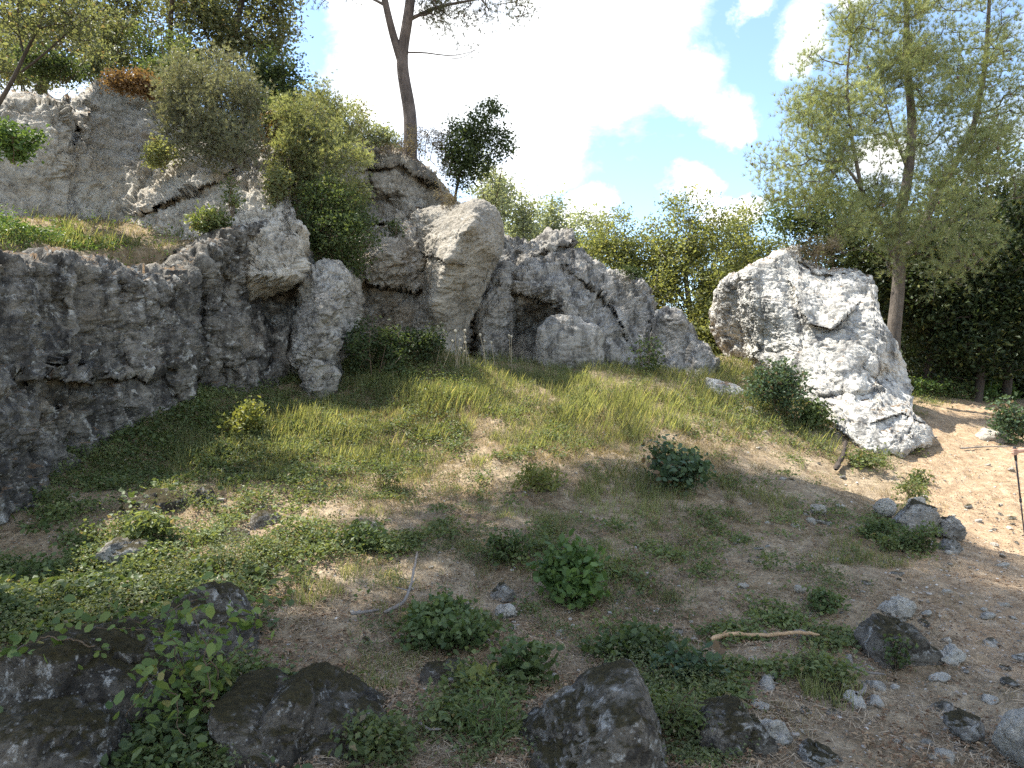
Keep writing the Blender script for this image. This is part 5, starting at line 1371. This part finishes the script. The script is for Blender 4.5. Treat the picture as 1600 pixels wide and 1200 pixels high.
# ledge grass
rng = np.random.default_rng(610)
lx = rng.uniform(-6.6, -3.0, 30000); ly = rng.uniform(5.6, 11.2, 30000)
lk = (sdist(Z1, lx, ly) > .02) & (sdist(Z2, lx, ly) < -.05)
lx, ly = lx[lk], ly[lk]
wgt = np.exp(-((ly - (7.9 + .35 * (lx + 5.6))) / 1.3) ** 2)
kk = rng.random(len(lx)) < wgt * sm(-.2, .15, fbm(np.stack([lx, ly, 0 * lx], -1) * 2.4, 3, 4)) * sm(.05, .35, sdist(Z1, lx, ly))
LP = np.stack([lx[kk], ly[kk], H(lx[kk], ly[kk])], -1)
make_herb('ledge_weeds', 0, None, .038, L_BRIGHT, 611, 'bright green weeds on the ledge above the left cliff', pts=LP[::2], per=8, hgt=.13, type_='oak')
make_grass('ledge_grass', 0, None, .17, .005, L_GRASS, 612, 'sunlit grass tufts on the ledge above the left cliff', pts=LP[::3])
make_grass('ledge_dry_grass', 0, None, .10, .004, L_DRY, 613, 'dry straw on the ledge above the left cliff', pts=np.stack([lx[::9], ly[::9], H(lx[::9], ly[::9])], -1), lean=.8)
# cliff foot and plateau fringe weeds
for nm, x0, x1, y0, y1, n, sd in (('plateau_weeds', -9, -1.4, 8.6, 14.6, 9000, 613),):
    qx = rng.uniform(x0, x1, n); qy = rng.uniform(y0, y1, n)
    s2 = sdist(Z2, qx, qy); k2 = (s2 > .12) & (s2 < 1.3) & (rng.random(n) < .55)
    QP = np.stack([qx[k2], qy[k2], H(qx[k2], qy[k2])], -1)
    make_herb(nm, 0, None, .045, L_OAK, sd, 'mixed weeds along the top of the upper cliff', pts=QP, per=8, hgt=.2, spread=.09, type_='oak')

# litter: straw, needles, dead leaves, grit
def litter(name, n, label, mat, length, width, seed, blobs, leaf=False):
    rng = np.random.default_rng(seed)
    px = rng.uniform(-100, 1700, n); py = 560 + 680 * rng.random(n) ** .75
    k = rng.random(n) < np.clip(density(blobs, px, py), .0, 1)
    P = ground_px(px[k], py[k]); P = P[~np.isnan(P[:, 0])]; P = P[sdist(Z1, P[:, 0], P[:, 1]) < -.05]
    P = P[rng.random(len(P)) < sm(-.5, .3, fbm(P * 3.0, 3, seed))]
    m = len(P); a = rng.random(m) * 2 * PI
    L = length * (.4 + rng.random(m) * 1.1)
    d = np.stack([np.cos(a), np.sin(a), rng.normal(size=m) * .22], -1) * L[:, None] * .5
    s = np.stack([-np.sin(a), np.cos(a), rng.normal(size=m) * .25], -1) * (width * (.6 + .8 * rng.random(m)))[:, None] * .5
    P[:, 2] += .010 + .012 * rng.random(m)
    if leaf:
        V = np.stack([P - d, P - s + [0, 0, .006], P + d, P + s + [0, 0, .006]], 1)
    else:
        V = np.stack([P - d - s, P - d + s, P + d + s * .5, P + d - s * .5], 1)
    return tag(obj(name, new_mesh(name, V.reshape(-1, 3), np.arange(m * 4).reshape(m, 4), False), mat), label, None, None, 'stuff')


LIT = [(800, 850, 1200, 500, .9)]
litter('straw_litter', 150000, 'dry straw and pine needles strewn over the ground', scatter_mat('straw', (.16, .115, .07), (.32, .24, .155), (.50, .40, .28)), .05, .0028, 620, LIT)
litter('leaf_litter', 60000, 'small dead leaves strewn over the ground', scatter_mat('dead_leaf', (.10, .06, .035), (.23, .14, .08), (.36, .26, .16)), .026, .013, 621, LIT, True)


def grit(n, smin, smax, seed, mat, name, label):
    rng = np.random.default_rng(seed)
    px = rng.uniform(-60, 1660, n); py = rng.uniform(640, 1230, n)
    P = ground_px(px, py); P = P[~np.isnan(P[:, 0])]; P = P[sdist(Z1, P[:, 0], P[:, 1]) < -.1]
    w = .22 + .78 * sm(-.6, .4, path_mask(P[:, 0], P[:, 1]))
    P = P[rng.random(len(P)) < w]
    V0, F0 = ico(1)
    b = Bag()
    m = len(P)
    s = smin + (smax - smin) * rng.random(m) ** 3
    V = np.empty((m, len(V0), 3))
    for i in range(m):
        R = np.array(Matrix.Rotation(rng.random() * 6.28, 3, 'Z'))
        q = V0 * (1 + rng.normal(size=(len(V0), 1)) * .16) * np.array([1, .5 + .5 * rng.random(), .35 + .3 * rng.random()])
        V[i] = (q @ R.T) * s[i] + P[i]
    Fc = (np.arange(m)[:, None, None] * len(V0) + F0[None]).reshape(-1, 3)
    return tag(obj(name, new_mesh(name, V.reshape(-1, 3), Fc, False), mat), label, None, None, 'stuff')


grit(13000, .004, .02, 630, scatter_mat('grit', (.22, .18, .14), (.40, .36, .31), (.60, .57, .52)), 'gravel', 'small pale gravel strewn over the path and slope')

# loose stones: every one its own object
rng = np.random.default_rng(640)
variants = []
for k in range(7):
    V, Fc = ico(3)
    q = V.copy()
    for _ in range(7):
        nn_ = unit(rng.normal(size=3)); h = .55 + .3 * rng.random()
        dd = q @ nn_; q = q - np.maximum(0, dd - h)[:, None] * nn_[None] * .92
    q = q * np.array([1, .75, .5]); q = displace(q, unit(q), amp=.7, scale=.9, seed=650 + k, layer=.4, crack=1.0, pit=.3)
    variants.append(new_mesh('loose_stone', q, Fc)); variants[-1].materials.append(M_STONE if k % 3 else M_GREY)
first = [None] * 7
spots = []
for (px0, py0, px1, py1, n, smin, smax, lab, grp) in [
    (1390, 690, 1600, 860, 26, .02, .06, 'small pale stone lying on the sunny part of the trail', 'small stones on the sunny trail'),
    (1150, 780, 1600, 1190, 150, .016, .075, 'small pale stone lying in the dappled shade of the path', 'small stones on the shaded path'),
    (760, 860, 1180, 1130, 44, .014, .045, 'small pale stone on the straw slope around the bramble bush', 'small stones around the bramble bush'),
    (560, 780, 900, 900, 14, .012, .03, 'small whitish stone in the straw on the mid slope', 'small stones on the mid slope'),
    (480, 880, 760, 1180, 22, .012, .035, 'small stone in the straw between the foreground boulders', 'small stones between the boulders'),
    (60, 780, 480, 920, 24, .02, .055, 'small stone among the weeds of the left slope', 'small stones among the left weeds'),
    (1120, 670, 1360, 760, 16, .02, .06, 'small white stone in the dry grass below the white slab', 'small stones below the white slab')]:
    for i in range(n):
        px, py = rng.uniform(px0, px1), rng.uniform(py0, py1)
        p = gp(px, py)
        if np.isnan(p[0]): continue
        s = smin + (smax - smin) * rng.random() ** 1.6
        k = int(rng.integers(0, 7))
        o = bpy.data.objects.new('loose_stone', variants[k]) if first[k] is None else first[k].copy()
        first[k] = first[k] or o
        COL.objects.link(o)
        o.location = (p[0], p[1], p[2] + s * .12)
        o.rotation_euler = (rng.normal() * .25, rng.normal() * .25, rng.random() * 6.28)
        o.scale = (s, s, s * (.7 + .5 * rng.random()))
        tag(o, lab, 'stone', grp)

# fallen branches
def branch(kind, label, pts, r, mat, seed, cat='branch', forks=()):
    rng = np.random.default_rng(seed)
    Pp = []
    for q in pts:
        g_ = gp(q[0], q[1]); g_[2] += r[0] * .9 + .036 + (q[2] if len(q) > 2 else 0); Pp.append(g_)
    Q = smooth_path(Pp, 22) + rng.normal(size=(22, 3)) * r[0] * .12
    b = Bag(); rr = np.linspace(r[0], r[1], 22) * (1 + rng.normal(size=22) * .08); rr[0] *= .5; rr[-1] *= .5
    V, q = tube(Q, rr, 9); b.add(V, q)
    for f, dx, dy, dz in forks:
        c = Q[int(f * 21)]
        V, q = tube(np.stack([c, c + np.array([dx, dy, dz]) * .5, c + np.array([dx, dy, dz])]), np.array([r[1] * .7, r[1] * .5, r[1] * .25]), 6); b.add(V, q)
    base = Q[0].copy()
    return tag(obj(kind, b.mesh(kind, base), mat, loc=base), label, cat)


M_STICK = bark_mat('peeled_stick', (.36, .22, .115), (.58, .40, .235), 5)
M_ROOT = bark_mat('grey_dead_wood', (.14, .12, .10), (.32, .285, .25), 8)
branch('fallen_stick', 'thick peeled tan stick lying on the straw right of centre', [(1110, 1008), (1135, 1003), (1165, 1001), (1200, 1004), (1240, 1005), (1280, 1003)], (.015, .010), M_STICK, 701, 'stick', [(.12, .05, .02, .03)])
branch('fallen_branch', 'grey forked dead branch standing out of the straw left of the green plant', [(600, 965), (632, 950), (642, 930, .05), (652, 905, .16)], (.012, .007), M_ROOT, 702, forks=[(.5, -.10, .02, .02), (.6, .05, .0, .06)])
branch('fallen_branch', 'short grey dead branch in the straw below the forked one', [(548, 972), (570, 968), (592, 958)], (.012, .007), M_ROOT, 703)
branch('fallen_branch', 'thin root lying beside the speckled boulder', [(655, 1150), (670, 1162), (690, 1166)], (.008, .004), M_ROOT, 704)
branch('exposed_root', 'bare grey roots at the path edge below the stick', [(1275, 1042), (1310, 1046), (1350, 1060), (1385, 1062)], (.012, .005), M_ROOT, 705, 'root', [(.4, .1, -.03, .0), (.6, .08, .05, 0)])
branch('exposed_root', 'short curved grey root nearest the mossy rock at the path edge', [(1338, 1105), (1350, 1098), (1352, 1088), (1345, 1084)], (.012, .007), M_ROOT, 706, 'root')
branch('exposed_root', 'thin pale root running across the path edge above the mossy rock', [(1300, 1066), (1318, 1072), (1332, 1074)], (.010, .006), M_ROOT, 707, 'root')
branch('fallen_branch', 'dark stub of wood on the sunny slope below the white slab', [(1306, 738), (1316, 728, .05), (1322, 716, .14)], (.035, .022), M_BARKD, 708)
branch('fallen_branch', 'loose grey twigs on the sunny trail near the flat white stone', [(1500, 702), (1540, 698), (1580, 700)], (.012, .006), M_ROOT, 709, forks=[(.3, .2, .1, .05), (.5, -.2, .15, .04), (.7, .15, -.1, .03)])

# dry flower stalks on the crest
rng = np.random.default_rng(720)
bp_ = gp(690, 562)
stalk = None
M_STALK = plain_mat('dry_stalk', (.36, .30, .20), .8)
M_HEAD = plain_mat('dry_flower_head', (.50, .44, .33), .9)
for i in range(22):
    px = rng.uniform(675, 800) if i else 684
    p = gp(px, 572 + rng.uniform(-6, 8))
    if np.isnan(p[0]): continue
    if stalk is None:
        stalk = empty('dry_stalk', p, 'tall dry flower stalk with a pale round head on the crest of the mound', 'plant', 'dry flower stalks on the crest')
        V, q = tube(np.array([(0, 0, -.03), (.01, 0, .25), (.0, .01, .55)]), np.array([.008, .007, .005]), 5)
        s1 = obj('stem', new_mesh('stem', V, q), M_STALK, stalk)
        V0, F0 = ico(2); s2 = obj('flower_head', new_mesh('flower_head', V0 * np.array([.026, .026, .028]) + np.array([0, .01, .56]), F0), M_HEAD, stalk)
        continue
    r = stalk.copy(); COL.objects.link(r); r.location = p
    s = rng.uniform(.45, .95); r.scale = (s, s, s); r.rotation_euler = (rng.normal() * .16, rng.normal() * .16, rng.random() * 6)
    for ch in (s1, s2):
        c = ch.copy(); COL.objects.link(c); c.parent = r

# ------------------------------------------------------------------ hiker at the right edge (only the hand and pole are in the photo)
def skin_mesh(name, verts, edges, radii, mat, parent, base, sub=1):
    me = bpy.data.meshes.new(name)
    me.from_pydata([tuple(np.array(v) - base) for v in verts], edges, [])
    o = obj(name, me, mat, parent)
    md = o.modifiers.new('skin', 'SKIN'); md.use_smooth_shade = True
    sv = me.skin_vertices[0].data
    for i, r in enumerate(radii):
        r = (r, r) if not isinstance(r, tuple) else r
        sv[i].radius = r
        sv[i].use_root = (i == 0)
    ss = o.modifiers.new('sub', 'SUBSURF'); ss.levels = sub; ss.render_levels = sub
    return o


def hiker():
    hand = at(1585, 706, 7.5)                    # right hand around the grip
    base = np.array([6.42, 7.55, float(H(np.array([6.42]), np.array([7.55]))[0])])
    root = empty('person', base, 'hiker at the right edge, only a forearm and a hand on a trekking pole visible', 'person')
    x, y, z = base
    V, E, R = [], [], []
    def add(p, r, par=None):
        V.append(np.array(p, float)); R.append(r)
        if par is not None: E.append((par, len(V) - 1))
        return len(V) - 1
    pel = add((x, y, z + .92), (.15, .12))
    wst = add((x, y, z + 1.08), (.135, .10), pel); che = add((x - .02, y, z + 1.28), (.16, .115), wst); sh = add((x - .03, y, z + 1.43), (.12, .09), che)
    nk = add((x - .05, y, z + 1.52), .055, sh); jaw = add((x - .08, y, z + 1.59), (.07, .08), nk); hd = add((x - .07, y, z + 1.68), (.088, .098), jaw); add((x - .06, y, z + 1.75), (.07, .08), hd)
    # legs, walking to the left
    for s, fx in ((-1, -.16), (1, .18)):
        hp = add((x, y + s * .10, z + .86), .085, pel); kn = add((x + fx * .6 - .04, y + s * .11, z + .48), .058, hp); an = add((x + fx, y + s * .11, z + .09), .038, kn)
        add((x + fx - .15, y + s * .12, z + .035), .032, an)
    # near (left) arm reaching to the pole
    s1 = add((x - .04, y - .19, z + 1.41), .055, sh); el = add((x - .22, y - .20, z + 1.12), .042, s1)
    wr = add(hand + np.array([.085, .015, .012]), .026, el)
    pm_ = add(hand + np.array([.045, .012, .006]), (.034, .020), wr)
    for k, dz in enumerate((.026, .009, -.009, -.026)):
        L = (.9, 1.0, .95, .8)[k]
        a = add(hand + np.array([.012, -.016, dz]), .0085, pm_); b = add(hand + np.array([-.018, -.022 * L, dz - .002]), .0085, a)
        c = add(hand + np.array([-.032 * L, .0, dz - .004]), .008, b); add(hand + np.array([-.016, .020 * L, dz - .005]), .007, c)
    t1 = add(hand + np.array([.03, .03, .02]), .010, pm_); t2 = add(hand + np.array([-.002, .030, .030]), .009, t1); add(hand + np.array([-.024, .018, .030]), .008, t2)
    # far arm hanging
    q1 = add((x - .02, y + .19, z + 1.41), .055, sh); q2 = add((x + .04, y + .24, z + 1.13), .042, q1); q3 = add((x - .05, y + .25, z + .9), .028, q2); q4 = add((x - .08, y + .25, z + .84), (.034, .018), q3)
    for dz in (-.024, -.008, .008, .024):
        f = add((x - .10 + dz, y + .25, z + .79), .0085, q4); add((x - .115 + dz, y + .245, z + .75), .007, f)
    skin = plain_mat('skin', (.50, .30, .21), .5, c2=(.44, .25, .17))
    skin_mesh('body', V, E, R, skin, root, base, 2)
    def part(name, pts, rad, mat):
        vv = [np.array(p, float) for p, _ in pts]
        skin_mesh(name, vv, rad, [r for _, r in pts], mat, root, base, 2)
    shirt = plain_mat('shirt_cloth', (.20, .24, .30), .9); short = plain_mat('trouser_cloth', (.16, .14, .11), .9); hair = plain_mat('hair', (.05, .035, .025), .7); boot = plain_mat('boot', (.09, .07, .055), .8)
    part('shirt', [((x, y, z + .93), (.17, .135)), ((x, y, z + 1.08), (.155, .12)), ((x - .02, y, z + 1.28), (.18, .135)), ((x - .03, y, z + 1.42), (.14, .105)), ((x - .035, y - .19, z + 1.40), .07), ((x - .12, y - .195, z + 1.27), .062), ((x - .02, y + .19, z + 1.40), .07), ((x + .01, y + .215, z + 1.27), .062)],
         [(0, 1), (1, 2), (2, 3), (3, 4), (4, 5), (3, 6), (6, 7)], shirt)
    part('shorts', [((x, y, z + .95), (.165, .13)), ((x, y, z + .86), (.16, .13)), ((x - .02, y - .105, z + .72), .10), ((x - .07, y - .11, z + .54), .085), ((x + .02, y + .105, z + .72), .10), ((x + .04, y + .11, z + .54), .085)], [(0, 1), (1, 2), (2, 3), (1, 4), (4, 5)], short)
    part('hair', [((x - .04, y, z + 1.66), (.088, .10)), ((x - .045, y, z + 1.75), (.09, .10))], [(0, 1)], hair)
    for s, fx in ((-1, -.16), (1, .18)):
        part('boot', [((x + fx, y + s * .115, z + .16), .052), ((x + fx, y + s * .115, z + .06), .055), ((x + fx - .15, y + s * .12, z + .04), .045)], [(0, 1), (1, 2)], boot)
    # trekking pole
    tip = gp(1602, 846)
    top = hand + np.array([0, 0, .06]); dv_ = unit(tip - top)
    pr = empty('trekking_pole', tip, 'thin black trekking pole planted on the path at the right edge', 'trekking pole')
    L = np.linalg.norm(tip - top)
    blk = plain_mat('black_pole', (.025, .022, .03), .45, .2); gripm = plain_mat('grip_rubber', (.03, .03, .03), .8); stl = plain_mat('steel_tip', (.4, .4, .4), .35, 1.0)
    def seg(name, a, b, ra, rb, mat, n=12):
        ts = np.linspace(0, 1, 6)
        pts = (top + dv_ * a)[None] * (1 - ts)[:, None] + (top + dv_ * b)[None] * ts[:, None]
        V_, q_ = tube(pts, np.linspace(ra, rb, 6), n)
        ca = len(V_); V_ = np.concatenate([V_, pts[:1], pts[-1:]])
        i = np.arange(n); t_ = np.concatenate([np.stack([np.roll(i, -1), i, np.full(n, ca)], -1), np.stack([ca - n + i, ca - n + np.roll(i, -1), np.full(n, ca + 1)], -1)])
        return obj(name, new_mesh(name, rebased(V_, tip), [q_, t_]), mat, pr)
    seg('grip', 0, .15, .016, .013, gripm); seg('shaft', .15, L * .55, .009, .0085, blk); seg('lock', L * .55, L * .55 + .04, .013, .012, blk); seg('lower_shaft', L * .55 + .04, L - .05, .0075, .006, blk); seg('basket', L - .07, L - .062, .028, .024, blk, 16); seg('tip', L - .05, L, .006, .002, stl)


hiker()
